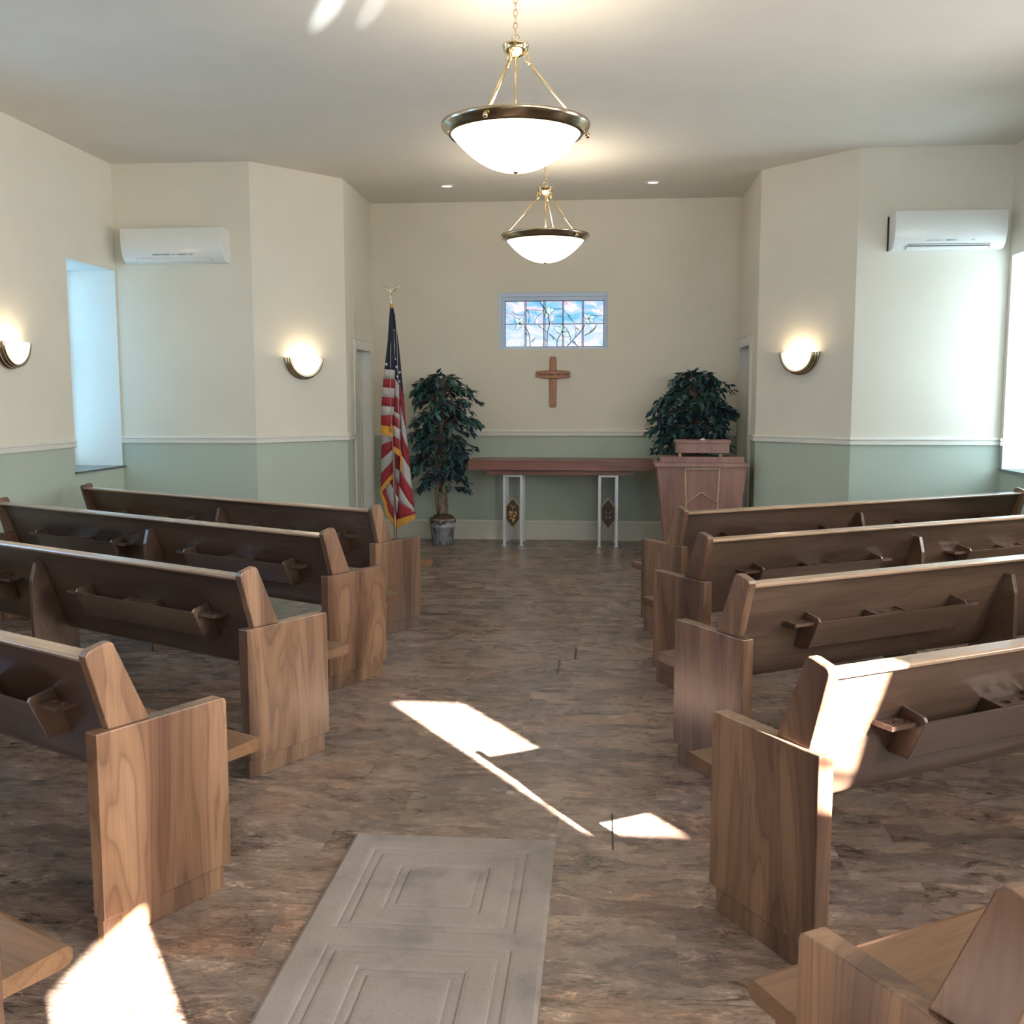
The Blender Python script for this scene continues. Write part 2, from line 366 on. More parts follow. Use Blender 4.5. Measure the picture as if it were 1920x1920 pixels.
# ------------------------------------------------------------------ room shell
HC = 3.787; HR = 1.186
A = (-4.587, 9.448); B = (-3.266, 9.448); Cc = (-2.590, 10.263); D = (-2.612, 11.577)
E_ = (1.507, 11.577); Fp = (1.513, 10.263); G = (2.240, 9.448); H = (3.544, 9.448)
YR = -0.5
def wall(name, p0, p1, t, openings=(), z0=0.0, z1=HC, ext0=0.0, ext1=0.0, mat=None):
    """room side is to the right of p0->p1; box grows to the left"""
    d = Vector((p1[0] - p0[0], p1[1] - p0[1])); ln = d.length; d.normalize(); n = Vector((-d.y, d.x))
    ss = sorted({-ext0, ln + ext1, *[o[0] for o in openings], *[o[1] for o in openings]})
    zs = sorted({z0, z1, *[o[2] for o in openings], *[o[3] for o in openings]})
    mb = MB()
    def P(a, z, k): return (p0[0] + d.x * a + n.x * k, p0[1] + d.y * a + n.y * k, z)
    def solid(i, j):
        if i < 0 or j < 0 or i >= len(ss) - 1 or j >= len(zs) - 1: return False
        a, b, lo, hi = ss[i], ss[i + 1], zs[j], zs[j + 1]
        return not any(o[0] <= a + 1e-6 and b <= o[1] + 1e-6 and o[2] <= lo + 1e-6 and hi <= o[3] + 1e-6 for o in openings)
    wm = mat or M['wall']
    for i in range(len(ss) - 1):
        for j in range(len(zs) - 1):
            if not solid(i, j): continue
            a, b, lo, hi = ss[i], ss[i + 1], zs[j], zs[j + 1]
            mb.face([P(a, lo, 0), P(b, lo, 0), P(b, hi, 0), P(a, hi, 0)], wm)
            mb.face([P(a, lo, t), P(a, hi, t), P(b, hi, t), P(b, lo, t)], wm)
            for di, dj, q in ((-1, 0, [(a, lo), (a, hi)]), (1, 0, [(b, lo), (b, hi)]), (0, -1, [(a, lo), (b, lo)]), (0, 1, [(a, hi), (b, hi)])):
                if not solid(i + di, j + dj):
                    (u0, v0), (u1, v1) = q
                    mb.face([P(u0, v0, 0), P(u1, v1, 0), P(u1, v1, t), P(u0, v0, t)], M['reveal'] if openings else wm)
    bmesh.ops.remove_doubles(mb.bm, verts=mb.bm.verts, dist=1e-5)
    return struct(mb.build(name, wm))

WT = 0.57
WZ0, WZ1 = 0.955, 2.81
win_y = [(8.55, 9.43), (5.77, 6.65), (2.99, 3.87)]
wall('wall_left', (A[0], YR), A, WT, [(y0 - YR, y1 - YR, WZ0, WZ1) for y0, y1 in win_y], ext1=0.2)
win_yr = [(8.50, 9.385), (5.77, 6.65), (2.99, 3.87), (0.25, 1.13)]  # nearest one is added, its glow brightens the left pew ends
wall('wall_right', H, (H[0], YR), WT, [(H[1] - y1, H[1] - y0, WZ0 + 0.01, WZ1 + 0.03) for y0, y1 in win_yr], ext0=0.2)
wall('wall_back_left', A, B, 0.2, ext0=0.5)
wall('wall_angled_left', B, Cc, 0.15)
DL = (10.70, 11.38)
wall('wall_recess_left', Cc, D, 0.25, [(DL[0] - Cc[1], DL[1] - Cc[1], 0, 2.13)], ext1=0.15)
BW = (-1.165, 0.058, 2.166, 2.79)
wall('wall_back', D, E_, 0.2, [(BW[0] - D[0], BW[1] - D[0], BW[2], BW[3])], ext0=0.2, ext1=0.2)
DR = (10.68, 11.42)
wall('wall_recess_right', E_, Fp, 0.25, [(E_[1] - DR[1], E_[1] - DR[0], 0, 2.15)], ext0=0.15)
wall('wall_angled_right', Fp, G, 0.15)
wall('wall_back_right', G, H, 0.2, ext1=0.5)
# rear wall behind the camera: a high narrow light beside the entry doorway
XL1, XR1 = 2.741, 3.180
wall('wall_rear', (H[0], YR), (A[0], YR), 0.12, [(H[0] - XR1, H[0] - XL1, 2.203, 3.075), (H[0] - 0.950, H[0] - 0.526, 0.0, 2.6), (H[0] - 2.55, H[0] - 1.25, 0.9, 2.95)], ext0=0.5, ext1=0.5)  # widest opening takes the added fill window
# made-up vestibule out of view, its side opening shapes the sun patch
wall('wall_sunmask_right', (1.30, YR - 0.12), (1.30, -2.7), 0.12, [(0.0, 1.85, 0.0, 2.265)], z1=2.6, mat=M['entry'])
wall('wall_sunmask_rear', (1.42, -2.7), (-2.2, -2.7), 0.12, z1=2.6, mat=M['entry'])
wall('wall_sunmask_left', (-2.1, -2.7), (-2.1, YR - 0.12), 0.12, z1=2.6, mat=M['entry'])
mb = MB(); mb.box(-2.3, 1.5, -2.9, YR - 0.12, 2.6, 2.72); struct(mb.build('ceiling_sunmask', M['ceiling']))
mb = MB(); mb.box(-5.3, 4.3, -3.0, 12.0, -0.12, 0.0); struct(mb.build('floor', M['floor']))
mb = MB(); mb.box(-5.3, 4.3, YR - 0.12, 12.0, HC, HC + 0.12); struct(mb.build('ceiling', M['ceiling']))
# thin glazing bar in the rear light
mb = MB(); mb.box(XL1, XR1, YR - 0.075, YR - 0.045, 2.356, 2.373); struct(mb.build('trim_5', M['trim']))

# chair rails, baseboards
def sweep(name, pts, prof):
    mb = MB(); n = len(pts); rows = []
    for i, p in enumerate(pts):
        p = Vector(p); ns = []
        if i > 0: d = (p - Vector(pts[i - 1])).normalized(); ns.append(Vector((d.y, -d.x)))
        if i < n - 1: d = (Vector(pts[i + 1]) - p).normalized(); ns.append(Vector((d.y, -d.x)))
        m = sum(ns, Vector((0, 0))); m.normalize(); k = 1.0 / max(0.3, m.dot(ns[0]))
        rows.append([mb.bm.verts.new((p.x + m.x * o * k, p.y + m.y * o * k, z)) for o, z in prof])
    for i in range(n - 1):
        for j in range(len(prof)):
            mb.bm.faces.new([rows[i][j], rows[i + 1][j], rows[i + 1][(j + 1) % len(prof)], rows[i][(j + 1) % len(prof)]])
    for r in (rows[0][::-1], rows[-1]): mb.bm.faces.new(r)
    return struct(mb.build(name, M['trim']))
RP = [(-.004, HR), (0.014, HR), (0.020, HR + 0.006), (0.020, HR + 0.030), (0.013, HR + 0.034), (0.011, HR + 0.042), (0.024, HR + 0.047), (0.024, HR + 0.055), (0.016, HR + 0.066), (-.004, HR + 0.070)]
BP = [(-.004, 0), (0.018, 0), (0.018, 0.185), (0.022, 0.190), (0.022, 0.200), (0.014, 0.206), (0.010, 0.222), (-.004, 0.224)]
cz = 0.10
dl0, dl1 = DL[0] - cz - 0.003, DL[1] + cz + 0.003; dr0, dr1 = DR[0] - cz - 0.003, DR[1] + cz + 0.003
for nm, pr in (('trim', RP), ('baseboard', BP)):
    k = 1 if nm == 'trim' else 0
    sweep('trim_1' if k else 'baseboard_left', [(A[0], win_y[1][1] + 0.02 if k else YR), (A[0], win_y[0][0] - 0.004)] if k else [(A[0], YR), A, B, Cc, (Cc[0] - 0.002, dl0)], pr)
    if k: sweep('trim_2', [(A[0], win_y[0][1] + 0.004), A, B, Cc, (Cc[0] - 0.004, dl0)], pr)
    sweep('trim_3' if k else 'baseboard_back', [(D[0], dl1), D, E_, (E_[0], dr1)], pr)
    sweep('trim_4' if k else 'baseboard_right', [(Fp[0], dr0), Fp, G, H, (H[0], win_yr[0][1] + 0.004)] if k else [(Fp[0], dr0), Fp, G, H, (H[0], YR)], pr)

M['pane_outer'] = plain('outer_glass_face', (0.4, 0.45, 0.5), 0.2)
def one_sided(o, n):
    o.data.materials.append(M['pane_outer'])
    for f in o.data.polygons:
        if f.normal.dot(Vector(n)) < .9: f.material_index = 1
# side windows: deep reveal, frame, obscure glass, sill
def side_window(idx, y0, y1, x, sgn, zz0, zz1, pane):
    e = struct(empty('window_%d' % idx, (x + sgn * 0.51, (y0 + y1) / 2, zz0)))
    hw = (y1 - y0) / 2; h = zz1 - zz0
    mb = MB()
    for a in ((-hw, -hw + .05, 0, h), (hw - .05, hw, 0, h), (-hw + .05, hw - .05, 0, .05), (-hw + .05, hw - .05, h - .05, h), (-hw + .05, hw - .05, h / 2 - .02, h / 2 + .02)):
        mb.box(-.03, .03, a[0], a[1], a[2], a[3])
    mb.build('window_frame', M['trim'], e, bevel=.004)
    mb = MB(); mb.box(-.006, .006, -hw + .05, hw - .05, .05, h - .05); g_ = mb.build('glass', pane, e); one_sided(g_, (-sgn, 0, 0))
    mb = MB(); mb.box(min(-sgn * .535, 0.0), max(-sgn * .535, 0.0), -hw - .02, hw + .02, -.018, .0); s = mb.build('window_sill', M['sill'], e)
k = 1
for (y0, y1) in win_y: side_window(k, y0, y1, A[0], -1, WZ0 + .018, WZ1, M['pane_left'] if y0 > 8 else M['pane_blue']); k += 1
for (y0, y1) in win_yr: side_window(k, y0, y1, H[0], 1, WZ0 + .028, WZ1 + .03, M['pane_right'] if y0 > 8 else (M['pane_sunny'] if y0 > 2 else M['pane_fill'])); k += 1

# added glowing window behind the camera, fill light for pews and rug
e = struct(empty('window_9', (1.9, YR - .06, .9)))
mb = MB()
for a in ((-.65, -.60, 0, 2.05), (.60, .65, 0, 2.05), (-.60, .60, 0, .05), (-.60, .60, 2.0, 2.05), (-.02, .02, .05, 2.0)): mb.box(a[0], a[1], -.03, .03, a[2], a[3])
mb.build('window_frame', M['trim'], e, bevel=.004)
mb = MB(); mb.box(-.60, .60, -.006, .006, .05, 2.0); one_sided(mb.build('glass', M['pane_right'], e), (0, 1, 0))

# stained glass window in the back wall
def back_window():
    e = struct(empty('window_8', ((BW[0] + BW[1]) / 2, D[1], BW[2])))
    cx, y = (BW[0] + BW[1]) / 2, D[1]
    gx0, gx1, gz0, gz1 = -1.098, 0.016, 2.188, 2.702
    def bx(mb, x0, x1, y0, y1, z0, z1, m=None): mb.box(x0 - cx, x1 - cx, y0 - y, y1 - y, z0 - BW[2], z1 - BW[2], m)
    mb = MB(); x0, x1, z0, z1 = BW
    def ring(mb, o, i, y0, y1):
        bx(mb, o[0], i[0], y0, y1, o[2], o[3]); bx(mb, i[1], o[1], y0, y1, o[2], o[3])
        bx(mb, i[0], i[1], y0, y1, o[2], i[2]); bx(mb, i[0], i[1], y0, y1, i[3], o[3])
    i1 = (x0 + .035, x1 - .012, z0 + .006, z1 - .045)
    ring(mb, (x0 - .002, x1 + .002, z0 - .002, z1 + .002), i1, y + .012, y + .10)
    ring(mb, i1, (gx0, gx1, gz0, gz1), y + .03, y + .09)
    mb.build('window_frame', plain('blue_lit_window_frame', (0.62, 0.74, 0.92), 0.5), e, bevel=.003)  # white frame, blue light from the glass painted into its colour
    xs = [gx0, -0.866, -0.652, -0.441, -0.221, gx1]; zm = 2.445
    mb = MB(); yg = y + .062
    for i in range(5):
        for (a, b) in ((gz0, zm), (zm, gz1)):
            bx(mb, xs[i], xs[i + 1], yg, yg + .006, a, b, M['stained'])
    Y = yg - .0015 - y
    def P2(px, pz): return (gx0 + (px - 225) / 1555 * (gx1 - gx0) - cx, gz1 - (pz - 190) / 735 * (gz1 - gz0) - BW[2])
    flowers = [(462, 545, [(385, 460, 470, 560), (500, 440, 500, 540), (390, 590, 440, 560), (400, 655, 440, 600), (470, 620, 480, 570), (520, 520, 500, 560)]),
               (880, 375, [(930, 275, 960, 310), (1000, 320, 940, 330), (960, 400, 910, 380), (875, 480, 880, 410), (805, 370, 850, 350), (825, 285, 860, 330)]),
               (1540, 480, [(1465, 400, 1500, 430), (1545, 395, 1560, 430), (1640, 435, 1590, 450), (1620, 525, 1580, 500), (1525, 570, 1540, 520), (1475, 530, 1510, 500)]),
               (1125, 690, [(1130, 560, 1100, 620), (1195, 620, 1170, 640), (1250, 760, 1200, 700), (1165, 760, 1140, 720), (1050, 690, 1080, 680), (1000, 600, 1060, 640)])]
    lines = []
    for fx, fz, pet in flowers:
        for tx, tz, mx, mz in pet:
            dx, dz = tx - fx, tz - fz; ln = math.hypot(dx, dz); nx, nz = -dz / ln, dx / ln; w_ = 0.24 * ln + 6
            q = [(fx, fz), (fx + dx * .35 + nx * w_, fz + dz * .35 + nz * w_), (fx + dx * .75 + nx * w_ * .8, fz + dz * .75 + nz * w_ * .8), (tx, tz), (fx + dx * .75 - nx * w_ * .8, fz + dz * .75 - nz * w_ * .8), (fx + dx * .35 - nx * w_, fz + dz * .35 - nz * w_)]
            mb.face([(P2(*a)[0], Y, P2(*a)[1]) for a in q], M['petal']); lines.append((q + [q[0]], .0016))
    for tx, tz, bx_, bz in ((640, 845, 715, 770), (1340, 620, 1410, 675), (975, 780, 1045, 820), (1300, 830, 1345, 885), (1560, 690, 1635, 625), (570, 320, 600, 390), (755, 575, 790, 625), (1220, 415, 1260, 490), (850, 800, 885, 830), (930, 545, 975, 505), (545, 700, 585, 735)):
        dx, dz = bx_ - tx, bz - tz; ln = math.hypot(dx, dz); nx, nz = -dz / ln * 15, dx / ln * 15
        q = [(tx, tz), (tx + dx * .4 + nx, tz + dz * .4 + nz), (bx_, bz), (tx + dx * .4 - nx, tz + dz * .4 - nz)]
        mb.face([(P2(*a)[0], Y, P2(*a)[1]) for a in q], M['leafglass']); lines.append((q + [q[0]], .0014))
    mb.build('glass_panel', M['stained'], e)
    vines = [[(525, 590), (580, 660), (615, 770), (622, 915)], [(905, 400), (915, 480), (925, 580), (895, 700), (890, 915)], [(1105, 720), (1060, 800), (1045, 870), (1050, 915)], [(1480, 580), (1425, 670), (1330, 780), (1205, 915)],
             [(775, 200), (830, 290), (870, 350)], [(1665, 575), (1610, 670), (1480, 745)], [(920, 715), (1000, 780)], [(1290, 840), (1375, 915)]]
    thin = [[(225, 375), (310, 390), (390, 450)], [(330, 350), (400, 405), (520, 415)], [(570, 330), (700, 335), (800, 345)], [(800, 385), (720, 460), (690, 555)], [(1000, 320), (1120, 320)], [(1120, 440), (1030, 445), (970, 555)], [(1180, 390), (1240, 440), (1310, 545)], [(570, 330), (605, 400), (600, 550)], [(1200, 640), (1250, 740), (1260, 830)], [(1320, 580), (1345, 700), (1330, 780)], [(1640, 435), (1770, 435)], [(780, 600), (890, 690)], [(1560, 430), (1650, 430)]]
    def cr(pl, n=5):
        P_ = [Vector(p) for p in pl]; P_ = [P_[0] * 2 - P_[1]] + P_ + [P_[-1] * 2 - P_[-2]]; out = []
        for i in range(1, len(P_) - 2):
            a_, b_, c_, d_ = P_[i - 1:i + 3]
            for j in range(n):
                u = j / n; out.append(tuple(.5 * ((2 * b_) + (c_ - a_) * u + (2 * a_ - 5 * b_ + 4 * c_ - d_) * u * u + (3 * b_ - a_ - 3 * c_ + d_) * u ** 3)))
        return out + [tuple(P_[-2])]
    vines = [cr(v) for v in vines]; thin = [cr(v) for v in thin]
    mb = MB()
    for v in vines: mb.tube([(P2(*a)[0], Y - .001, P2(*a)[1]) for a in v], .0046, 6, M['vine'])
    for v in thin: mb.tube([(P2(*a)[0], Y - .001, P2(*a)[1]) for a in v], .0028, 5, M['vine'])
    for q, r in lines: mb.tube([(P2(*a)[0], Y - .001, P2(*a)[1]) for a in q], r * 1.5, 5, M['vine'])
    for x in xs[1:-1]: 
        for dx in (-.007, .007): bx(mb, x + dx - .004, x + dx + .004, yg - .003, yg + .009, gz0, gz1, M['lead'])
    bx(mb, gx0, gx1, yg - .002, yg + .008, zm - .005, zm + .003, M['lead'])
    for a in ((gx0, gx0 + .007, gz0, gz1), (gx1 - .007, gx1, gz0, gz1), (gx0, gx1, gz0, gz0 + .006), (gx0, gx1, gz1 - .007, gz1)):
        bx(mb, a[0], a[1], yg - .004, yg + .009, a[2], a[3], M['vine'])
    mb.build('lead_cames', M['lead'], e)
back_window()

# recess doors: casing, jamb, panelled leaf
def door(idx, x, sgn, y0, y1, ztop):
    e = struct(empty('door_%d' % idx, (x, (y0 + y1) / 2, 0)))
    hw = (y1 - y0) / 2
    mb = MB()
    mb.box(-.02, .02, -hw - cz, -hw, 0, ztop + cz); mb.box(-.02, .02, hw, hw + cz, 0, ztop + cz); mb.box(-.02, .02, -hw, hw, ztop, ztop + cz)
    mb.box(-.028, .024, -hw - cz - .0, hw + cz, ztop + cz, ztop + cz + .012)
    mb.build('door_casing', M['trim'], e, bevel=.004)
    mb = MB(); xa, xb = sorted((sgn * .10, sgn * .14)); W = hw
    mb.box(xa, xb, -W, W, .008, ztop)
    face = sgn * .10 - sgn * .012
    fa, fb = sorted((face, sgn * .10))
    st = .11; cols = [(-W, -W + st), (-.05, .05), (W - st, W)]
    for a, b in cols: mb.box(fa, fb, a, b, .008, ztop)
    for z0, z1 in ((.008, .22), (.78, .92), (1.10, 1.22), (ztop - .13, ztop)):
        for c0, c1 in ((-W + st, -.05), (.05, W - st)): mb.box(fa, fb, c0, c1, z0, z1)
    for c0, c1 in ((-W + st, -.05), (.05, W - st)):
        for z0, z1 in ((.22, .78), (.92, 1.10), (1.22, ztop - .13)):
            mb.box(min(face + sgn * .004, sgn * .10), max(face + sgn * .004, sgn * .10), c0 + .03, c1 - .03, z0 + .03, z1 - .03)
    mb.build('door_leaf', M['door'], e, bevel=.003)
    mb = MB(); mb.lathe([(0, -.001), (.012, 0), (.012, .02), (.026, .035), (.026, .05), (0, .06)], (0, 0, 0), 14, axis='x'); kb = mb.build('door_knob', M['bronze'], e)
    kb.location = (face, -W + .07, .98); kb.rotation_euler = (0, 0, PI if sgn > 0 else 0)
door(1, (Cc[0] + D[0]) / 2, -1, DL[0], DL[1], 2.13)
door(2, (E_[0] + Fp[0]) / 2, 1, DR[0], DR[1], 2.15)

# ------------------------------------------------------------------ pews
PL = 3.288
def pew_proto(sg):
    """local: +y faces the altar, x = sg*w with w positive towards the aisle"""
    root = empty('church_pew', (0, 0, 0))
    fn = lambda u, z, wv: (sg * wv, u, z)
    slab = [(0, .08), (.472, .08), (.472, .624), (.468, .634), (.458, .640), (0, .644)]
    kick = [(0, 0), (.446, 0), (.446, .08), (0, .08)]
    upr = [(.05, .644), (-.012, .858), (-.014, .872), (-.008, .884), (.004, .890), (.055, .902), (.068, .902), (.079, .893), (.191, .642)]
    for a in (0.0, -PL):
        i = -1 if a == 0 else 1
        mb = MB(); mb.prism(slab, fn, a, a + i * .053); mb.build('end_panel', M['wood_end'], root, bevel=.003)
        mb = MB(); mb.prism(kick, fn, a + i * .008, a + i * .038); mb.build('end_base', M['wood_end'], root, bevel=.002)
        mb = MB(); mb.prism(upr, fn, a + i * .012, a + i * .048); mb.build('end_upright', M['wood_end'], root, bevel=.004)
    rear = [(.031, .856), (.0465, .819), (.0675, .760), (.0885, .707), (.109, .653), (.128, .598), (.143, .545), (.156, .497), (.164, .475), (.175, .453), (.189, .436), (.206, .424), (.239, .413), (.30, .411)]
    front = [(.30, .430), (.242, .433), (.218, .442), (.202, .457), (.187, .478), (.178, .500), (.164, .550), (.148, .605), (.129, .660), (.1085, .714), (.0875, .768), (.066, .826), (.055, .856)]
    mb = MB(); mb.prism(rear + front, fn, -.046, -PL + .046); b = mb.build('backrest', M['wood_back'], root)
    smooth(b)
    mb = MB(); mb.prism([(-.008, .852), (.052, .852), (.054, .868), (.046, .872), (-.004, .868), (-.012, .862)], fn, -.047, -PL + .047)
    mb.build('top_rail', M['wood_rail'], root, bevel=.002)
    mb = MB(); mb.prism([(.26, .411), (.474, .411), (.474, .450), (.26, .440)], fn, -.052, -PL + .052)
    mb.prism([(.474, .411), (.606, .411), (.628, .416), (.636, .426), (.636, .446), (.630, .454), (.618, .457), (.474, .450)], fn, -.022, -PL + .022)
    bmesh.ops.remove_doubles(mb.bm, verts=mb.bm.verts, dist=1e-4)
    mb.build('seat', M['wood_seat'], root)
    for wc in (-1.58,):
        mb = MB(); mb.prism([(.020, .787), (.056, .789), (.0675, .760), (.0885, .707), (.109, .653), (.128, .598), (.143, .545), (.156, .497), (.175, .453), (.206, .424), (.239, .412), (.26, 0), (.03, 0), (-.006, .45), (-.004, .70)], fn, wc - .013, wc + .013)
        mb.build('centre_support', M['wood_back'], root, bevel=.002)
    def uback(z):
        pts = rear
        for (u0, z0), (u1, z1) in zip(pts, pts[1:]):
            if z1 <= z <= z0: return u0 + (u1 - u0) * (z0 - z) / (z0 - z1)
        return .1
    def holder(w0, w1, u0, z, parent):
        mb = MB(); bm = mb.bm; u1 = uback(z + .007) + .001
        outer = [(w0, u0), (w1, u0), (w1, u1), (w0, u1)]
        rr = .019; cs = [(w0 + (w1 - w0) * .28, (u0 + u1) / 2), (w0 + (w1 - w0) * .72, (u0 + u1) / 2)]
        rr = min(rr, abs(w1 - w0) * .17)
        loops = [outer] + [[(c[0] + rr * math.cos(2 * PI * i / 16), c[1] + rr * math.sin(2 * PI * i / 16)) for i in range(16)] for c in cs]
        for zz in (z, z + .014):
            edges = []
            for lp in loops:
                vs = [bm.verts.new((sg * a, b_, zz)) for a, b_ in lp]
                edges += [bm.edges.new((vs[i], vs[(i + 1) % len(vs)])) for i in range(len(vs))]
            bmesh.ops.triangle_fill(bm, edges=edges, use_beauty=True)
        for lp in loops:
            n = len(lp)
            for i in range(n):
                a, b_ = lp[i], lp[(i + 1) % n]
                bm.faces.new([bm.verts.new((sg * a[0], a[1], z)), bm.verts.new((sg * b_[0], b_[1], z)), bm.verts.new((sg * b_[0], b_[1], z + .014)), bm.verts.new((sg * a[0], a[1], z + .014))])
        bmesh.ops.remove_doubles(bm, verts=bm.verts, dist=1e-5)
        mb.build('cup_holder', M['wood_back'], parent)
    for w0, w1 in (((-.345, -1.215), (-1.935, -2.805)) if sg > 0 else ((-.395, -1.265), (-1.985, -2.855))):
        mb = MB(); mb.prism([(.002, .678), (.014, .678), (.070, .560), (.058, .560)], fn, w0, w1)
        rk = mb.build('hymnal_rack', M['wood_back'], root, bevel=.002)
        for a in (w0, w1):
            i = -1 if a == w0 else 1
            mb = MB(); mb.prism([(.001, .680), (.010, .693), (.088, .708), (.140, .553), (.059, .553)], fn, a - i * .002, a + i * .011); mb.build('rack_end', M['wood_back'], rk, bevel=.002)
        mb = MB(); mb.prism([(.064, .556), (.139, .560), (.137, .570), (.061, .568)], fn, w0, w1); mb.build('rack_floor', M['wood_back'], rk)
        c = (w0 + w1) / 2
        for a in (c + .09, c - .09):
            mb = MB(); mb.prism([(.012, .674), (.094, .686), (.136, .572), (.064, .570)], fn, a - .005, a + .005); mb.build('rack_divider', M['wood_back'], rk)
        holder(c - .084, c + .084, .018, .660, rk)
        holder(w0 + .003, w0 + .103, .028, .660, rk); holder(w1 - .103, w1 - .003, .028, .660, rk)
    return root
AL, AR = math.radians(28.9997), math.radians(30.79)
left_pos = [(-1.4958, 6.6168), (-1.4762, 5.3589), (-1.4649, 4.0515), (-1.4374, 2.7195), (-1.3951, 1.3862)]
right_pos = [(0.5233, 6.6478), (0.5424, 5.3465), (0.5694, 4.0469), (0.5918, 2.7155), (0.6063, 1.3941)]
lab_l = ['dark wooden pew left of the aisle, frontmost, beside the flag', 'wooden pew left of the aisle, second from the flag, with golden-lit end panel',
         'wooden pew left of the aisle, third back from the flag', 'wooden pew left of the aisle with sunlight at the foot of its end panel',
         'wooden pew at bottom left corner, only its pinkish seat edge in view']
lab_r = ['dark wooden pew right of the aisle, frontmost, before the lectern', 'dark wooden pew right of the aisle, second from the lectern',
         'wooden pew right of the aisle, third from the lectern, just ahead of the sunlit pew', 'wooden pew right of the aisle with a bright sunlit patch on its back',
         'wooden pew at bottom right corner seen from above, pinkish end panel']
GR = {1: [.13, .71, .28, .68, .92], -1: [.07, .44, .29, .83, .65]}  # fourth left pew's value picked for paler wood, standing in for its light
for sg, pos, labs, ang, grp in ((1, left_pos, lab_l, -AL, 'pews left of the aisle'), (-1, right_pos, lab_r, AR, 'pews right of the aisle')):
    proto = pew_proto(sg)
    for i, (x, y) in enumerate(pos):
        o = proto if i == 0 else copy_tree(proto)
        o.location = (x, y, 0); o.rotation_euler = (0, 0, ang); tag(o, labs[i], 'pew', grp); set_grain(o, GR[sg][i])

# ------------------------------------------------------------------ altar table
def altar_table():
    x0, x1 = -1.425, 0.565; cx = (x0 + x1) / 2; yf, yb = 10.86, 11.42
    t = empty('altar_table', (cx, (yf + yb) / 2, 0), 0, 'long reddish wooden altar table on two metal leg frames against the back wall', 'table')
    cy = (yf + yb) / 2
    mb = MB(); mb.box(x0 - cx, x1 - cx, yf - cy, yb - cy, .845, .945); mb.box(x0 - cx - .004, x1 - cx + .004, yf - cy - .005, yb - cy, .938, .951); mb.build('tabletop', M['wood_table'], t, bevel=.004)
    mb = MB(); mb.box(-1.235 - cx, .357 - cx, 10.93 - cy, 11.36 - cy, .790, .845); mb.build('apron', M['wood_table'], t, bevel=.003)
    for k, (a, b) in enumerate(((-1.067, -.851), (-.030, .186))):
        bt = .030
        mb = MB()
        for yy in (11.02, 11.43):
            if yy > 11.4: a2, b2 = a - .005, b - .005
            else: a2, b2 = a, b
            for xx in (a2, b2 - bt):
                mb.box(xx - cx, xx + bt - cx, yy - cy, yy + bt - cy, .006, .790)
                mb.box(xx - .014 - cx, xx + bt + .014 - cx, yy - .014 - cy, yy + bt + .014 - cy, 0, .008)
            mb.box(a2 + bt - cx, b2 - bt - cx, yy + .001 - cy, yy + bt - .001 - cy, .760, .7895)
        for xx in (a, b - bt): mb.box(xx + .001 - cx, xx + bt - .001 - cx, 11.051 - cy, 11.429 - cy, .762, .788)
        mb.build('leg_frame', M['steel'], t, bevel=.003)
        c = (a + b) / 2 - cx; hw = (b - a) / 2 - bt - .001; zt, zb, s = .540, .195, .095
        hexo = [(0, zt), (hw, zt - s), (hw, zb + s), (0, zb), (-hw, zb + s), (-hw, zt - s)]
        mb = MB(); mb.prism(hexo, lambda u, z, d: (c + u, d, z), 11.022 - cy, 11.040 - cy); pl = mb.build('plaque', M['wood_trim'], t, bevel=.001)
        hi = [(u * .88, (z - .3675) * .90 + .3675) for u, z in hexo]
        mb = MB(); mb.prism(hi, lambda u, z, d: (c + u, d, z), 11.017 - cy, 11.030 - cy); mb.build('plaque_face', M['plaque'], pl)
        mb = MB(); yq = 11.014 - cy
        if k == 0:
            rnd = random.Random(3)
            for i in range(26):
                zz = rnd.uniform(.27, .385); wd = .040 * (1 - abs((zz - .35) / .10)) + .006
                mb.ball((c + rnd.uniform(-wd, wd) - .002, yq - rnd.uniform(0, .008), zz), .0095, u=8, v=6)
            mb.tube([(c - .002, yq, .38), (c, yq - .004, .42), (c - .012, yq, .445), (c - .03, yq, .462)], .004, 6)
            mb.tube([(c, yq, .41), (c + .008, yq - .003, .44), (c + .018, yq, .45), (c + .026, yq, .435), (c + .02, yq, .42)], .0035, 6)
            for s_ in (-1, 1): mb.ball((c + s_ * .026, yq, .375), .014, sc=(1.2, .35, 1), u=8, v=6)
            mb.build('grape_emblem', M['gold'], pl)
        else:
            for zz in (.395, .345):
                for s_ in (-1, 1):
                    mb.tube([(c + s_ * .004, yq, zz - .036), (c + s_ * .016, yq - .004, zz - .018), (c + s_ * .030, yq, zz)], [.002, .0055, .002], 6, M['steel'])
            mb.tube([(c, yq, .28), (c, yq, .43)], .0018, 6, M['plaque']);
            mb.build('wheat_emblem', M['steel'], pl)
altar_table()

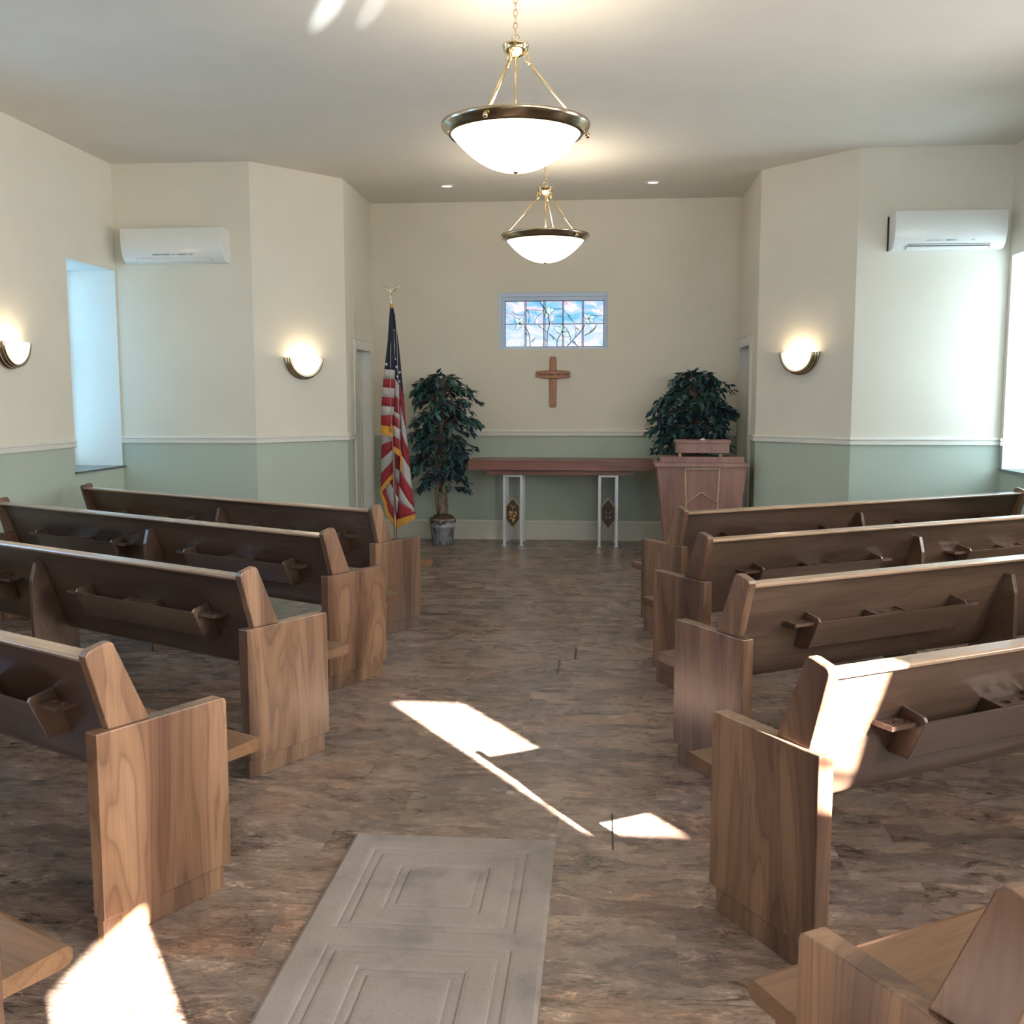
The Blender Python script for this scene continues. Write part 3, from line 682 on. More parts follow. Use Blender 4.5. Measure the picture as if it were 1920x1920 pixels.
# ------------------------------------------------------------------ lectern
def lectern():
    cx, yf = 0.990, 10.15; dp = .36
    t = empty('lectern', (cx, yf + dp / 2, 0), 0, 'tapered reddish wooden lectern with reading stand at the right end of the altar table', 'lectern')
    y0, y1 = -dp / 2, dp / 2
    mb = MB(); wb, wt = .335, .440
    mb.hull8([(-wb, y0 + .04, 0), (wb, y0 + .04, 0), (wb, y1, 0), (-wb, y1, 0), (-wt, y0, .935), (wt, y0, .935), (wt, y1, .935), (-wt, y1, .935)]); mb.build('body', M['wood_lect'], t, bevel=.004)
    mb = MB(); mb.box(-.463, .457, y0 - .022, y1 + .01, .935, .976); mb.build('top_slab', M['wood_lect'], t, bevel=.004)
    mb = MB(); mb.box(-.405, .410, y0 + .02, y1 - .02, .976, 1.035); mb.build('upper_step', M['wood_lect'], t, bevel=.003)
    mb = MB()
    for x in (-.215, .185): mb.box(x - .016, x + .016, y0 + .05, y0 + .085, 1.035, 1.072)
    mb.build('stand_post', M['wood_trim'], t)
    mb = MB(); mb.box(-.250, .264, y0 + .01, y0 + .30, 1.070, 1.172); mb.build('reading_stand', M['wood_lect'], t, bevel=.004)
    mb = MB(); mb.box(-.264, .277, y0 - .002, y0 + .31, 1.172, 1.198); mb.build('reading_ledge', M['wood_lect'], t, bevel=.003)
    # raised molding frame and chevron on the front, following the sloped face
    def fy(z): return y0 + .04 * (1 - z / .935) - .007
    mb = MB()
    def bar(xa, za, xb, zb, r): mb.tube([(xa, fy(za), za), (xb, fy(zb), zb)], r, 6)
    bar(-.165, .918, .170, .918, .011); bar(-.165, .918, -.135, .20, .011); bar(.170, .918, .150, .20, .011); bar(-.135, .20, .150, .20, .011)
    bar(0, .686, -.158, .567, .007); bar(0, .686, .163, .567, .007)
    mb.build('front_molding', M['wood_trim'], t)
lectern()
mb = MB(); mb.lathe([(0, 0), (.026, 0), (.024, .010), (.012, .018), (0, .022)], (0, 0, 0), 16, m=M['star']); mb.tube([(-.03, 0, .004), (.0, .01, .012), (.032, 0, .005)], .004, 6, M['star'])
o = mb.build('trinket', M['star']); o.location = (0.993, 10.16, 1.198); tag(o, 'small white object lying on top of the wooden lectern', 'ornament')

# ------------------------------------------------------------------ wall cross
def cross():
    t = empty('wall_cross', (-.549, D[1], 1.515), 0, 'brown wooden cross with burnt lettering under the stained glass window', 'cross')
    y = -.001
    def bar(pts, y0, y1, nm):
        mb = MB(); mb.prism(pts, lambda a, b, d: (a, d, b), y0, y1); return mb.build(nm, M['wood_cross'], t, bevel=.003)
    up = [(-.028, 0), (.028, 0), (.034, .012), (.038, .30), (.038, .42), (.033, .545), (.026, .560), (-.026, .560), (-.033, .545), (-.038, .42), (-.038, .30), (-.034, .012)]
    bar(up, -.022, y, 'upright_bar')
    h = [(-.192, .340), (-.188, .334), (-.10, .322), (0, .318), (.10, .322), (.184, .332), (.190, .340), (.190, .390), (.184, .396), (.10, .404), (0, .406), (-.10, .404), (-.188, .396), (-.192, .390)]
    cb = bar(h, -.030, -.008, 'cross_bar')
    cu = bpy.data.curves.new('lettering', 'FONT'); cu.body = 'Do all things with Love'; cu.size = .0405; cu.align_x = 'CENTER'; cu.align_y = 'CENTER'; cu.shear = .32; cu.extrude = .0006; cu.offset = .0007; cu.space_character = .94
    tx = bpy.data.objects.new('lettering', cu); COL.objects.link(tx); tx.parent = cb; tx.location = (0, -.0306, .366); tx.rotation_euler = (PI / 2, 0, 0)
    bpy.context.view_layer.update()
    me = bpy.data.meshes.new_from_object(tx.evaluated_get(bpy.context.evaluated_depsgraph_get())); bpy.data.objects.remove(tx)
    me.materials.clear(); me.materials.append(M['burnt'])
    tx = bpy.data.objects.new('lettering', me); COL.objects.link(tx); tx.parent = cb; tx.location = (0, -.0306, .366); tx.rotation_euler = (PI / 2, 0, 0)
    mb = MB()
    for a, b in ((-.014, .535), (.016, .535), (-.010, .025), (.014, .025), (.012, .50), (-.008, .455), (-.004, .26), (-.002, .20), (-.006, .135)):
        mb.lathe([(0, -.0006), (.0045, -.0003), (.0045, .001)], (a, -.0222, b), 8, axis='y')
    mb.build('burnt_mark', M['burnt'], t)
    def outline(pts, yy, nm):
        mb = MB(); c = (sum(p[0] for p in pts) / len(pts), sum(p[1] for p in pts) / len(pts))
        mb.tube([(p[0], yy, p[1]) for p in pts], .0022, 5, closed=True); mb.build(nm, M['burnt'], t)
    outline(up, -.0215, 'burnt_edge'); outline(h, -.0295, 'burnt_edge')
cross()

# ------------------------------------------------------------------ flag
def flag():
    Y = 10.40; f = Y / 11.577
    # picture measurements of the hanging cloth turned into metres at the pole
    t, ya, r = math.radians(6.307), math.radians(5.016), math.radians(-.063)
    def at(px, py, y=Y):
        X1, U1 = (px - 960) / F_PX, (960 - py) / F_PX
        x = X1 * math.cos(r) - U1 * math.sin(r); up = X1 * math.sin(r) + U1 * math.cos(r)
        yy = math.cos(t) + up * math.sin(t); z = -math.sin(t) + up * math.cos(t)
        wx, wy = x * math.cos(ya) - yy * math.sin(ya), x * math.sin(ya) + yy * math.cos(ya)
        return wx * y / wy, 1.6 + z * y / wy
    bx, _ = at(741.5, 1010); tx, tz = at(733, 570)
    e = empty('flag_stand', (bx, Y, 0), 0, 'fringed striped flag with stars hanging on a chrome pole left of the potted tree', 'flag')
    mb = MB(); mb.lathe([(0, 0), (.16, 0), (.16, .02), (.12, .035), (.04, .06), (.03, .12), (0, .12)], seg=28); mb.build('base', M['brass'], e)
    mb = MB(); mb.tube([(0, 0, .10), (tx - bx, 0, tz)], .0135, 14); mb.build('pole', M['chrome'], e)
    # eagle finial
    mb = MB(); x = tx - bx
    mb.lathe([(0, 0), (.016, 0), (.016, .012), (.009, .02), (.009, .05), (.019, .06), (.019, .075), (.008, .085), (.008, .10), (0, .10)], (x, 0, tz), 14)
    mb.ball((x - .004, 0, tz + .125), .018, sc=(.8, .8, 1.7))
    mb.ball((x - .008, -.01, tz + .155), .012)
    for s in (-1, 1):
        mb.tube([(x, 0, tz + .128), (x + s * .035, 0, tz + .142), (x + s * .065, 0, tz + .172), (x + s * .100, .01, tz + .180)], [.010, .013, .011, .003], 8)
    mb.build('eagle_finial', M['eagle'], e)
    # cloth: folds, each a curved ruled strip cut into coloured bands
    cl = MB(); frs = []
    def strip(Lp, Rp, bands, dep, bulge, y0=0.0):
        """Lp,Rp: pixel polylines down each edge; bands: (mat, l0,l1, r0,r1) y-pixels along left/right edges"""
        def ip(pl, y):
            if y <= pl[0][1]: return pl[0][0]
            for (a, b), (c, d) in zip(pl, pl[1:]):
                if b <= y <= d: return a + (c - a) * (y - b) / (d - b)
            return pl[-1][0]
        n = 7
        for m_, l0, l1, r0, r1 in bands:
            mb_ = cl
            if m_ is M['fringe']: mb_ = MB(); frs.append(mb_)
            k = mb_.mi(m_); rows = []
            R = max(1, int(max(l1 - l0, r1 - r0) / 10))
            for j in range(R + 1):
                v = j / R; row = []
                for i in range(n):
                    s = i / (n - 1); py = (l0 + (l1 - l0) * v) * (1 - s) + (r0 + (r1 - r0) * v) * s
                    px = ip(Lp, py) * (1 - s) + ip(Rp, py) * s
                    g = min(1.0, max(.15, (py - 570) / 180.0))
                    d = (dep[0] * (1 - s) + dep[1] * s - bulge * math.sin(PI * s)) * g + y0
                    X, Z = at(px, py, Y + d); row.append(mb_.bm.verts.new((X - bx, d, Z)))
                rows.append(row)
            for j in range(R):
                for i in range(n - 1):
                    fc = mb_.bm.faces.new([rows[j][i], rows[j][i + 1], rows[j + 1][i + 1], rows[j + 1][i]]); fc.material_index = k; fc.smooth = True
    Bl, Wh, Rd, Fr = M['blue'], M['white'], M['red'], M['fringe']
    # far right fold
    strip([(737, 600), (744, 690), (750, 760), (752, 860), (744, 980)], [(737.5, 576), (747, 640), (757.5, 750), (761, 800), (768, 870), (777, 955), (779, 965)],
          [(Bl, 580, 690, 576, 758), (Rd, 690, 752, 758, 808), (Wh, 752, 806, 808, 842), (Rd, 806, 850, 842, 878), (Wh, 850, 882, 878, 918), (Rd, 882, 910, 918, 954), (Wh, 910, 940, 954, 959), (Rd, 940, 974, 959, 963), (Fr, 974, 992, 956, 972)], (.03, .07), .03, .02)
    # lower left folds behind the pole
    strip([(717, 812), (715, 850), (714, 900), (714, 925)], [(741, 822), (741, 900), (739, 884)],
          [(Wh, 812, 834, 822, 824), (Rd, 834, 862, 824, 838), (Wh, 862, 888, 838, 858), (Rd, 888, 914, 858, 880), (Fr, 914, 926, 878, 892)], (.03, .02), .03, .02)
    def ribbon(m_, p0, p1, d0, d1):
        mb_ = cl
        if m_ is Fr: mb_ = MB(); frs.append(mb_)
        k = mb_.mi(m_); rows = []
        def smp(pl, v):
            q = v * (len(pl) - 1); j = min(int(q), len(pl) - 2); f = q - j
            return pl[j][0] + (pl[j + 1][0] - pl[j][0]) * f, pl[j][1] + (pl[j + 1][1] - pl[j][1]) * f
        for j in range(13):
            row = []
            for i in range(4):
                (xa, ya), (xb, yb) = smp(p0, j / 12), smp(p1, j / 12); q = i / 3; d = d0 + (d1 - d0) * q
                X, Z = at(xa + (xb - xa) * q, ya + (yb - ya) * q, Y + d); row.append(mb_.bm.verts.new((X - bx, d, Z)))
            rows.append(row)
        for j in range(12):
            for i in range(3):
                fc = mb_.bm.faces.new([rows[j][i], rows[j][i + 1], rows[j + 1][i + 1], rows[j + 1][i]]); fc.material_index = k; fc.smooth = True
    bb = [[(711.5, 921), (720, 944), (723.5, 964), (737, 986), (746, 994)],
          [(715.7, 921.2), (724.6, 940.2), (728, 958), (740.1, 975.4), (746, 983)],
          [(721.8, 912.4), (727.3, 930.7), (734.7, 948.3), (745.6, 962.5), (755, 977)],
          [(730, 902.3), (734.7, 911.8), (745.6, 932), (756.4, 955.1), (757.8, 975)],
          [(738, 887), (744.9, 903), (753.7, 915), (759.1, 940.2), (763.2, 966)],
          [(742, 878), (752.3, 884), (757.4, 911.8), (767, 935), (777, 958)]]
    dd = [.055, .052, .060, .050, .062, .070]
    for i_, m_ in enumerate((Fr, Rd, Wh, Rd, Wh)): ribbon(m_, bb[i_], bb[i_ + 1], dd[i_], dd[i_ + 1])
    ribbon(Fr, [(741, 980), (750, 976), (757.5, 973), (764, 963)], [(742, 992), (752, 986), (760, 980), (768, 972)], .05, .05)
    ribbon(Rd, [(737, 836), (738, 860), (739, 888)], [(752, 842), (754, 862), (756, 888)], .075, .085)
    # middle fold
    strip([(738, 578), (741, 640), (740, 715), (737, 800), (737, 836)], [(740, 580), (743, 640), (748, 715), (750, 790), (752, 856)],
          [(Bl, 584, 708, 590, 722), (Wh, 708, 738, 722, 752), (Rd, 738, 770, 752, 778), (Wh, 770, 779, 778, 788), (Rd, 779, 796, 788, 806), (Wh, 796, 816, 806, 826), (Rd, 816, 836, 826, 844), (Fr, 836, 846, 844, 858)], (.0, .03), .035, -.012)
    strip([(750, 846), (750.5, 886)], [(753, 848), (753.5, 886)], [(Fr, 846, 884, 848, 885)], (.0, .01), .01, -.01)
    # near left fold
    strip([(731, 578), (727, 640), (721, 692), (718, 722), (716, 745), (714, 797), (713, 812)], [(736.5, 578), (739, 640), (740.5, 692), (740, 745), (737, 800), (736, 820)],
          [(Fr, 570, 577, 570, 577), (Bl, 577, 692, 577, 694), (Wh, 692, 710, 694, 711), (Rd, 710, 726, 711, 728), (Wh, 726, 744, 728, 746), (Rd, 744, 761, 746, 763), (Wh, 761, 779, 763, 778), (Rd, 779, 797, 778, 800), (Fr, 797, 812, 800, 820)], (-.01, -.01), .045, -.02)
    c = cl.build('flag_cloth', Rd, e)
    for q_ in frs: q_.build('fringe', Fr, e)
    for o_ in (c,):
        md = o_.modifiers.new('thick', 'SOLIDIFY'); md.thickness = .003; md.offset = 0
    mb = MB()
    for px, py, rr, d in ((724.5, 683, .020, -.055), (743.5, 688, .020, -.05), (749.5, 698, .018, -.02), (745.5, 706, .018, -.05), (749, 715, .014, -.025), (739, 619, .010, -.05), (741.5, 673, .012, -.05), (755.8, 735, .009, .0)):
        X, Z = at(px, py, Y + d); a0 = random.uniform(0, 1)
        pts = [(X - bx + (rr if i % 2 == 0 else rr * .42) * math.sin(a0 + i * PI / 5) * .85, Z + (rr if i % 2 == 0 else rr * .42) * math.cos(a0 + i * PI / 5)) for i in range(10)]
        mb.prism(pts, lambda u, z, dd: (u, dd, z), d - .001, d + .001)
    mb.build('star', M['star'], e)
    mb = MB()
    for pl in ([(732, 600), (731.5, 650), (732, 720), (733.5, 800)], [(740, 600), (743, 640), (746, 700), (748, 800), (750.5, 850)]):
        mb.tube([(at(px, py, Y - .075)[0] - bx, -.075 * min(1, (py - 560) / 150), at(px, py, Y - .075)[1]) for px, py in pl], .0028, 6)
    mb.build('cord', M['white'], e); mb = MB()
    for px, py in ((733.5, 803), (751.5, 872)):
        X, Z = at(px, py, Y - .075); mb.lathe([(0, .05), (.006, .045), (.008, .03), (.014, -.04), (0, -.042)], (X - bx, -.07, Z), 8)
    mb.build('tassel', M['fringe'], e)
flag()

# ------------------------------------------------------------------ potted trees
def blocked(p):
    X, Y_, Z = p
    if Y_ > 11.545 or X > 1.48 or X < -2.56: return True
    if -1.46 < X < .60 and 10.82 < Y_ < 11.46 and .76 < Z < .985: return True
    if .50 < X < 1.48 and 10.10 < Y_ < 10.54 and Z < 1.23: return True
    if -2.28 < X < -2.0 and Y_ < 10.62: return True
    return False
def tree(x, y, label, blobs, ztop, zlow, seed, pot=True):
    rnd = random.Random(seed)
    t = empty('potted_tree', (x, y, 0), 0, label, 'plant', 'artificial ficus trees by the altar')
    mb = MB(); prof = [(0, 0), (.112, 0), (.118, .01), (.135, .18), (.143, .19), (.143, .215), (.137, .22), (.148, .275), (.155, .283), (.150, .288), (.140, .27), (0, .25)]
    mb.lathe(prof, seg=28)
    m, nt, b = newmat('galvanised_bucket'); tc = N(nt, 'ShaderNodeTexCoord'); mp = N(nt, 'ShaderNodeMapping'); mp.inputs['Scale'].default_value = (14, 14, 3.5); L(nt, tc.outputs['Object'], mp.inputs['Vector'])
    nz = N(nt, 'ShaderNodeTexNoise', i_Scale=1.0, i_Detail=4.0, i_Distortion=1.0); L(nt, mp.outputs[0], nz.inputs['Vector'])
    L(nt, ramp(nt, nz.outputs['Fac'], [(0.34, (0.10, 0.11, 0.13)), (0.42, (0.30, 0.33, 0.38)), (0.58, (0.42, 0.46, 0.52)), (0.66, (0.22, 0.22, 0.23))]), b.inputs['Base Color']); b.inputs['Roughness'].default_value = .55; b.inputs['Metallic'].default_value = .3
    mb.build('pot', m, t)
    mb = MB(); mb.ball((0, 0, .262), .150, sc=(1.0, 1.0, .46), u=22, v=12)
    for v in mb.bm.verts: v.co += Vector((rnd.uniform(-1, 1), rnd.uniform(-1, 1), rnd.uniform(-1, 1))) * .012
    mb.build('moss', M['moss'], t)
    mb = MB()
    for k in range(3):
        pts = []; ph = k * 2.1
        for i in range(12):
            z = .26 + (ztop - .35) * i / 11; r_ = .035 + .03 * math.sin(i * .5 + k)
            pts.append((r_ * math.cos(ph + i * .5), r_ * math.sin(ph + i * .5) * .8, z))
        mb.tube(pts, [.021 * (1 - .05 * i) for i in range(12)], 8)
    tips = []
    for bxx, bz, br, cnt in blobs:
        for i in range(cnt):
            a, el = rnd.uniform(0, 2 * PI), rnd.uniform(-.5, 1.0)
            rr = br * rnd.uniform(.55, 1.0)
            tips.append(Vector((bxx + rr * math.cos(a) * math.cos(el), rr * math.sin(a) * math.cos(el) * .62, bz + rr * .62 * math.sin(el))))
    lf = MB(); lk = 0
    for tip in tips:
        z0 = max(zlow + .02, min(ztop - .25, tip.z - rnd.uniform(.05, .22))); st = Vector((rnd.uniform(-.03, .03), 0, z0))
        mid = (st + tip) / 2 + Vector((0, 0, .07)); path = [st, mid, tip]
        out = Vector((tip.x, tip.y, 0)).normalized() if Vector((tip.x, tip.y, 0)).length > .03 else Vector((1, 0, 0))
        if any(blocked(Vector((x, y, 0)) + q_) for q_ in (tip, (st + tip) / 2)): continue
        end = tip + out * rnd.uniform(.05, .11) + Vector((0, 0, -rnd.uniform(.02, .09)))
        if blocked(Vector((x, y, 0)) + end): end = tip + Vector((0, 0, -.03))
        path.append(end)
        mb.tube(path, [.005, .004, .003, .0012], 5)
        P = [st.lerp(mid, .6), mid, mid.lerp(tip, .5), tip, tip.lerp(end, .5), end]
        nl = rnd.randint(11, 15)
        for i in range(nl):
            s = .25 + .75 * (i + rnd.random() * .6) / nl; q = min(.999, s) * 5; j = int(q); c = P[j].lerp(P[j + 1], q - j)
            d = (P[j + 1] - P[j]).normalized(); sd = d.cross(Vector((0, 0, 1)));
            if sd.length < .1: sd = Vector((0, 1, 0))
            sd.normalize(); sgn = 1 if i % 2 else -1
            ld = (d * rnd.uniform(.3, .9) + sd * sgn * rnd.uniform(.4, 1.0) + Vector((0, 0, rnd.uniform(-.75, .25)))).normalized()
            wv = ld.cross(Vector((rnd.uniform(-.5, .5), rnd.uniform(-.5, .5), 1))).normalized(); up = wv.cross(ld)
            ln = rnd.uniform(.075, .115); wd = ln * rnd.uniform(.175, .225)
            if blocked(Vector((x, y, 0)) + c) or blocked(Vector((x, y, 0)) + c + ld * (ln + .012)): continue
            b0 = c + ld * .012; cr = [(0, 0, 0), (.3, .85, .10), (.6, .75, .08), (1.0, 0, -.05)]
            V = lambda a, s_, h: lf.bm.verts.new(b0 + ld * ln * a + wv * wd * s_ + up * ln * h)
            v0, v3 = V(0, 0, 0), V(1.0, 0, -.10); m1, m2 = V(.33, 0, -.03), V(.66, 0, -.05)
            for s_ in (1, -1):
                e1, e2 = V(.33, s_ * .95, .05), V(.66, s_ * .75, .02)
                for q_ in ((v0, e1, m1), (m1, e1, e2, m2), (m2, e2, v3)):
                    fc = lf.bm.faces.new(q_); fc.smooth = True
    mb.build('trunk', M['bark'], t)
    lf.build('foliage', M['leaf'], t)
tree(-1.755, 11.15, 'slender potted artificial tree in a grey bucket beside the flag', [(.0, 1.76, .27, 20), (.03, 1.66, .34, 22), (-.02, 1.48, .30, 20), (.08, 1.34, .33, 24), (.0, 1.20, .31, 22), (-.03, 1.02, .33, 24), (-.02, .84, .33, 22), (.02, .70, .27, 14), (.30, 1.36, .10, 4), (-.27, 1.75, .12, 4), (.28, 1.0, .12, 5)], 1.88, .5, 5)
tree(.985, 11.12, 'bushy potted artificial tree partly hidden behind the wooden lectern', [(.0, 1.80, .24, 26), (.05, 1.66, .33, 32), (-.05, 1.50, .37, 36), (.05, 1.34, .38, 36), (-.02, 1.16, .40, 34), (-.12, .98, .36, 26), (.36, 1.50, .12, 5), (-.34, 1.28, .12, 6)], 1.92, .8, 11)

# ------------------------------------------------------------------ air conditioners
def ac(x0, x1, zb, zt, y, label, louver_open, gap_left):
    cx = (x0 + x1) / 2; hw = (x1 - x0) / 2; h = zt - zb
    t = empty('air_conditioner', (cx, y, zb), 0, label, 'air conditioner', 'wall air conditioners')
    prof = [(0, .0), (-.10, .0), (-.118, .004), (-.135, .012), (-.155, .031), (-.172, .055), (-.187, .086), (-.198, .12), (-.204, .155), (-.206, .19), (-.206, h - .012), (-.198, h), (0, h)]
    mb = MB(); mb.prism(prof, lambda a, b, d: (d, a, b), -hw, hw); smooth(mb.build('casing', M['ac'], t, bevel=.003))
    pf = lambda b: -.135 - .037 * (b - .012) / .043 if b < .055 else (-.172 - .026 * (b - .055) / .065 if b < .12 else -.198 - .008 * (b - .12) / .07)
    mb = MB(); mb.prism([(-.098, -.001), (-.134, .0095), (-.160, .040), (-.150, .046), (-.11, .012)], lambda a, b, d: (d, a - .002, b), -hw * .74, hw * .74)
    mb.build('outlet_slot', M['dark'] if louver_open else M['ac_grey'], t)
    mb = MB()
    if louver_open: mb.prism([(-.100, -.010), (-.150, .010), (-.153, .020), (-.106, .002)], lambda a, b, d: (d, a - .004, b), -hw * .75, hw * .72)
    else: mb.prism([(-.104, -.004), (-.137, .0075), (-.161, .036), (-.157, .040), (-.11, .008)], lambda a, b, d: (d, a - .004, b), -hw * .73, hw * .73)
    mb.build('louver', M['ac'], t, bevel=.002)
    mb = MB()
    segs = ((-.40, -.06, 0), (-.06, .10, 1), (.10, .28, 0), (.28, .36, 1), (.36, .40, 0)) if not louver_open else ((-.42, -.12, 1), (-.08, .12, 0), (.38, .45, 1))
    for a, b, k in segs:
        mb.prism([(pf(.062) - .0015, .062), (pf(.086) - .0015, .086), (pf(.086) + .002, .086), (pf(.062) + .002, .062)], lambda u, z, d: (d, u, z), hw * a, hw * b, M['ac_grey'] if k == 0 else M['sticker'])
    mb.build('display_strip', M['ac_grey'], t)
    if gap_left:
        mb = MB(); mb.box(-hw - .012, -hw + .002, -.012, -.002, .0, h - .02); mb.build('gap_strip', M['dark'], t)  # near-black strip along the casing's left edge
M['sticker'] = plain('pale_sticker', (0.52, 0.57, 0.58), 0.4, noise=0.2, nscale=40)
ac(-4.43, -3.468, 2.862, 3.168, B[1], 'white wall air conditioner left of the flag above a two-tone wall', False, False)
ac(2.505, 3.442, 2.893, 3.212, G[1], 'white wall air conditioner with open louver on the right near the bright window', True, True)

# ------------------------------------------------------------------ lamps
def pendant(x, y, zc, label, ang):
    R = .418; K = .958
    t = empty('pendant_light', (x, y, zc), 0, label, 'pendant lamp', 'brass bowl pendant lamps over the aisle'); t.scale = (K, K, K)
    mb = MB(); mb.lathe([(.362, -.030), (.372, -.036), (.384, -.020), (.412, .004), (R, .016), (R, .026), (.405, .030), (.384, .026), (.362, .010), (.356, -.010), (.362, -.030)], seg=64); mb.build('rim', M['bronze'], t)
    mb = MB(); n = 14; dp = .205
    prof = [(.365 * (1 - math.sin(PI / 2 * i / n)) ** .46 if i < n else 0.0, -.026 - dp * math.sin(PI / 2 * i / n)) for i in range(n + 1)]
    mb.lathe(prof, seg=56); mb.build('bowl', M['bowl'], t)
    mb = MB(); zb = -.026 - dp
    mb.lathe([(0, zb + .006), (.016, zb + .004), (.014, zb - .004), (.006, zb - .009), (0, zb - .010)], seg=16); mb.build('bottom_finial', M['brass'], t)
    zh = .435
    mb = MB(); mb.lathe([(0, -.050), (.02, -.046), (.05, -.030), (.066, -.012), (.070, -.006), (.070, .012), (.074, .014), (.074, .022), (.03, .028), (.014, .04), (0, .04)], (0, 0, zh), 32); mb.build('hub', M['brass'], t)
    mb = MB(); mb.tube([(0, 0, zh - .04), (0, 0, -.02)], .007, 10); mb.build('centre_rod', M['brass'], t)
    for a in ang:
        a = math.radians(a); ca, sa = math.cos(a), math.sin(a)
        mb = MB()
        mb.tube([(.075 * ca, .075 * sa, zh - .075), (.380 * ca, .380 * sa, .024)], [.006, .0085], 10)
        mb.ball((.075 * ca, .075 * sa, zh - .072), .013)
        p = [(.066 * ca + .014 * math.cos(q) * ca, .066 * sa + .014 * math.cos(q) * sa, zh - .045 + .024 * math.sin(q)) for q in [2 * PI * i / 14 for i in range(14)]]
        mb.tube(p, .004, 6, closed=True); mb.build('rod', M['brass'], t)
        mb = MB(); mb.ball((.412 * ca, .412 * sa, -.020), .015); mb.tube([(.405 * ca, .405 * sa, .0), (.412 * ca, .412 * sa, -.012)], .007, 8); mb.build('knob', M['brass'], t)
    mb = MB(); z = zh + .04; top = (HC - zc) / K; k = 0
    mb.tube([(.020 * math.cos(q), 0, z + .018 + .020 * math.sin(q)) for q in [2 * PI * i / 16 for i in range(16)]], .0035, 6, closed=True); z += .030
    while z < top - .03:
        c_, s_ = (1, 0) if k % 2 else (0, 1)
        mb.tube([(.0105 * math.cos(q) * c_, .0105 * math.cos(q) * s_, z + .018 + .022 * math.sin(q)) for q in [2 * PI * i / 14 for i in range(14)]], .0032, 6, closed=True)
        z += .034; k += 1
    mb.build('chain', M['brass'], t)
    mb = MB(); mb.lathe([(0, top - .035), (.05, top - .03), (.065, top - .01), (.065, top)], seg=24); mb.build('canopy', M['brass'], t)
    l = bpy.data.lights.new('pendant_bulb', 'POINT'); l.energy = PEND_UP; l.color = (1.0, .84, .66); l.shadow_soft_size = .09
    lo = bpy.data.objects.new('pendant_bulb', l); COL.objects.link(lo); lo.parent = t; lo.location = (0.1, 0, .02)
pendant(-.474, 5.65, 3.041, 'large brass bowl pendant lamp, nearer and higher of the two in view', (252, 12, 132))
pendant(-.520, 9.40, 3.048, 'brass bowl pendant lamp farther back, above the altar area', (197, 317, 77))

def sconce(x, y, z, nx, ny, label):
    a = math.atan2(-nx, ny) + PI   # local -y points into the room
    rz = math.atan2(ny, nx) + PI / 2
    t = empty('wall_sconce', (x, y, z), rz, label, 'wall lamp', 'half-bowl brass wall sconces')
    mb = MB(); R = .208
    for r0, r1, d0, d1 in ((R - .018, R, .0, .028), (R - .028, R - .008, .028, .058), (R - .040, R - .016, .058, .084)):
        mb.lathe([(r0, -d0), (r1, -d0), (r1 + .002, -(d0 + d1) / 2), (r1, -d1), (r0, -d1), (r0, -d0)], seg=36, a0=PI, a1=2 * PI, axis='y')
    mb.build('band', M['bronze'], t)
    mb = MB(); n = 8
    prof = [(.168 * math.cos(PI / 2 * i / n) if i < n else 0.0, -.070 - .055 * math.sin(PI / 2 * i / n)) for i in range(n + 1)]
    mb.lathe([(.168, -.02)] + prof, seg=30, a0=PI, a1=2 * PI, axis='y'); mb.build('glass_shade', M['sconce'], t)
    l = bpy.data.lights.new('sconce_bulb', 'POINT'); l.energy = SCON_UP; l.color = (1.0, .76, .50); l.shadow_soft_size = .05
    lo = bpy.data.objects.new('sconce_bulb', l); COL.objects.link(lo); lo.parent = t; lo.location = (0, -.065, -.01)
def angled(p0, p1, s):
    d = Vector((p1[0] - p0[0], p1[1] - p0[1])); ln = d.length; d.normalize(); n = Vector((d.y, -d.x))
    return p0[0] + d.x * s, p0[1] + d.y * s, n.x, n.y
P = (-2.925, 9.857); d = Vector((Cc[0] - B[0], Cc[1] - B[1])); s = (Vector(P) - Vector(B)).dot(d) / d.length
x, y, nx, ny = angled(B, Cc, s); sconce(x, y, 2.004, nx, ny, 'lit brass half-bowl wall sconce left of the flag on the angled wall')
P = (1.864, 9.871); d = Vector((G[0] - Fp[0], G[1] - Fp[1])); s = (Vector(P) - Vector(Fp)).dot(d) / d.length
x, y, nx, ny = angled(Fp, G, s); sconce(x, y, 2.034, nx, ny, 'lit brass half-bowl wall sconce on the right angled wall above the pews')
sconce(A[0], 7.61, 2.045, 1, 0, 'lit brass wall sconce cut off by the left picture edge, near the left window')

for x, y, lab in ((-1.607, 10.69, 'small round recessed ceiling light left of the far pendant lamp'), (.497, 10.71, 'small round recessed ceiling light right of the far pendant lamp')):
    t = empty('recessed_light', (x, y, HC), 0, lab, 'ceiling light', 'recessed ceiling lights')
    mb = MB(); mb.lathe([(.052, -.002), (.055, -.010), (.068, -.008), (.078, -.001), (.078, .001)], seg=28); mb.build('trim_ring', M['trim'], t)
    mb = MB(); mb.lathe([(0, -.004), (.053, -.004)], seg=28); mb.build('lens', M['downlight'], t)

# added spotlights standing in for sunlight bounced onto the ceiling
for nm, tgt, e_, sz in (('sun_bounce_spot', (-1.545, 5.88, HC), 3600, 3.2), ('sun_bounce_spot', (-1.305, 5.92, HC), 1500, 2.8)):
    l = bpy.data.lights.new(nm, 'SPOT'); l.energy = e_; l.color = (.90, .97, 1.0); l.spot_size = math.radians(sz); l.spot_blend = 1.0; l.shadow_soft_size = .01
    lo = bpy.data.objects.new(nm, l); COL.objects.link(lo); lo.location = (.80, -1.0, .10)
    lo.rotation_euler = ((Vector(tgt) - Vector(lo.location)).to_track_quat('-Z', 'Y').to_matrix() @ Matrix.Rotation(math.radians(-21), 3, 'Z')).to_euler(); lo.scale = (.36, 1.0, 1.0)

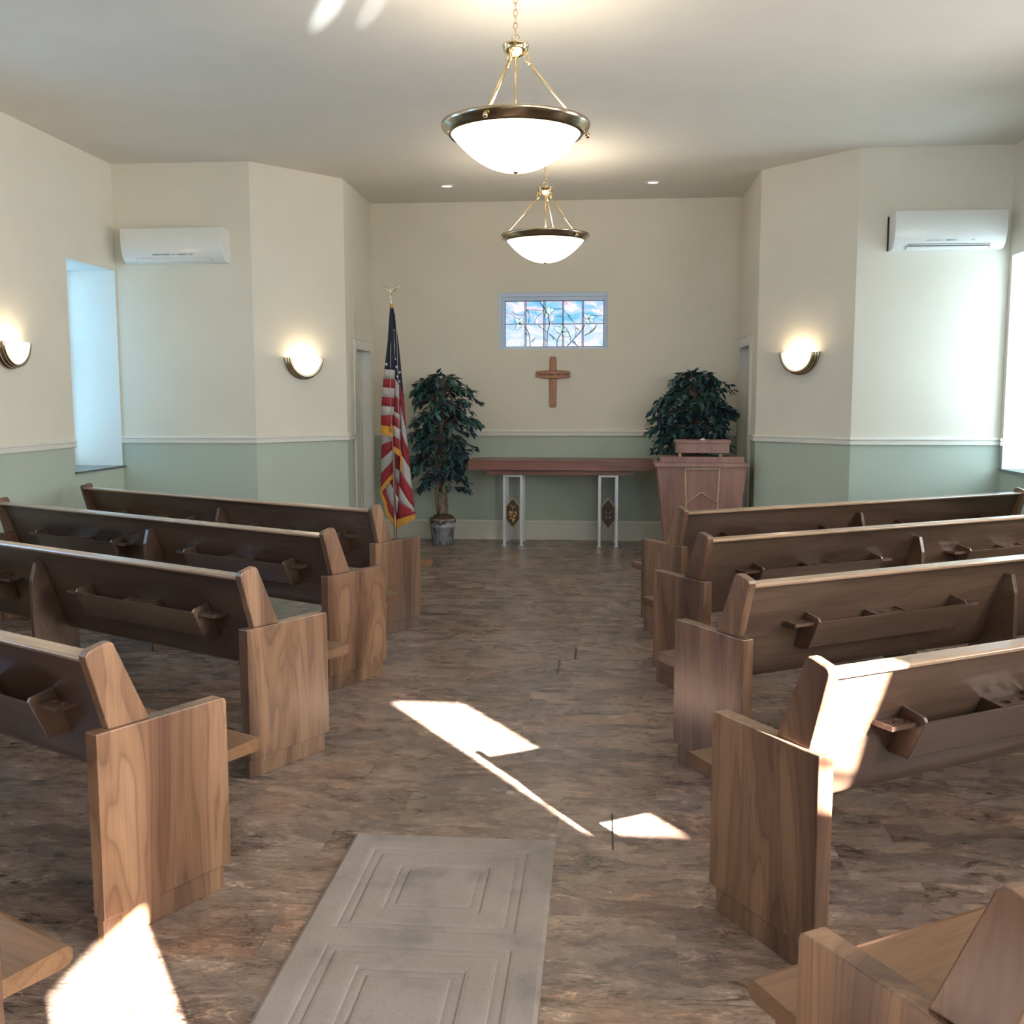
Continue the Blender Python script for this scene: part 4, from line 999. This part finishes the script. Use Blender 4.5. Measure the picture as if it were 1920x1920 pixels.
# ------------------------------------------------------------------ rug
def rug():
    x0, x1, y1 = -.890, -.152, 3.545; y0 = y1 - 2.62
    cx = -.52
    cys = [3.150 - .638 * k for k in range(4)]
    sq = ((.2725, .236), (.154, .1165))
    def lines(lo, hi, centres, step):
        v = {lo, hi, lo + .004, hi - .004, lo + .012, hi - .012}
        for c in centres:
            for o_, i_ in sq:
                for e_ in (o_, i_):
                    for sg in (-1, 1):
                        for d_ in (-.0022, .0022):
                            p = c + sg * e_ + d_
                            if lo < p < hi: v.add(p)
        v = sorted(v); out = [v[0]]
        for p in v[1:]:
            n = int((p - out[-1]) / step)
            q = out[-1]
            for j in range(1, n + 1): out.append(q + (p - q) * j / (n + 1))
            out.append(p)
        return out
    XS = lines(x0, x1, [cx], .012); YS = lines(y0, y1, cys, .012)
    mb = MB(); nx, ny = len(XS) - 1, len(YS) - 1; rows = []
    rnd = random.Random(2)
    for y in YS:
        row = []
        for x in XS:
            h = .013
            for c in cys:
                d = max(abs(x - cx), abs(y - c))
                for o_, i_ in sq:
                    if i_ < d < o_: h = .0085
                    if abs(abs(d - o_) - .0022) < 1e-4 or abs(abs(d - i_) - .0022) < 1e-4: h -= .0012 + rnd.uniform(0, .0012)
            eg = min(x - x0, x1 - x, y - y0, y1 - y)
            if eg < .011: h *= .4 + .6 * eg / .012
            row.append(mb.bm.verts.new((x - cx, y - (y0 + y1) / 2, h + rnd.uniform(-.0005, .0005))))
        rows.append(row)
    for j in range(ny):
        for i in range(nx):
            f = mb.bm.faces.new([rows[j][i], rows[j][i + 1], rows[j + 1][i + 1], rows[j + 1][i]]); f.smooth = False
    edge = [rows[0][i] for i in range(nx + 1)] + [rows[j][nx] for j in range(1, ny + 1)] + [rows[ny][i] for i in range(nx - 1, -1, -1)] + [rows[j][0] for j in range(ny - 1, 0, -1)]
    low = [mb.bm.verts.new((v.co.x, v.co.y, 0)) for v in edge]
    for i in range(len(edge)): mb.bm.faces.new([edge[i], low[i], low[(i + 1) % len(edge)], edge[(i + 1) % len(edge)]])
    o = mb.build('runner_rug', M['rug']); o.location = (cx, (y0 + y1) / 2, 0)
    tag(o, 'taupe runner rug with carved concentric squares on the aisle floor', 'rug')
rug()
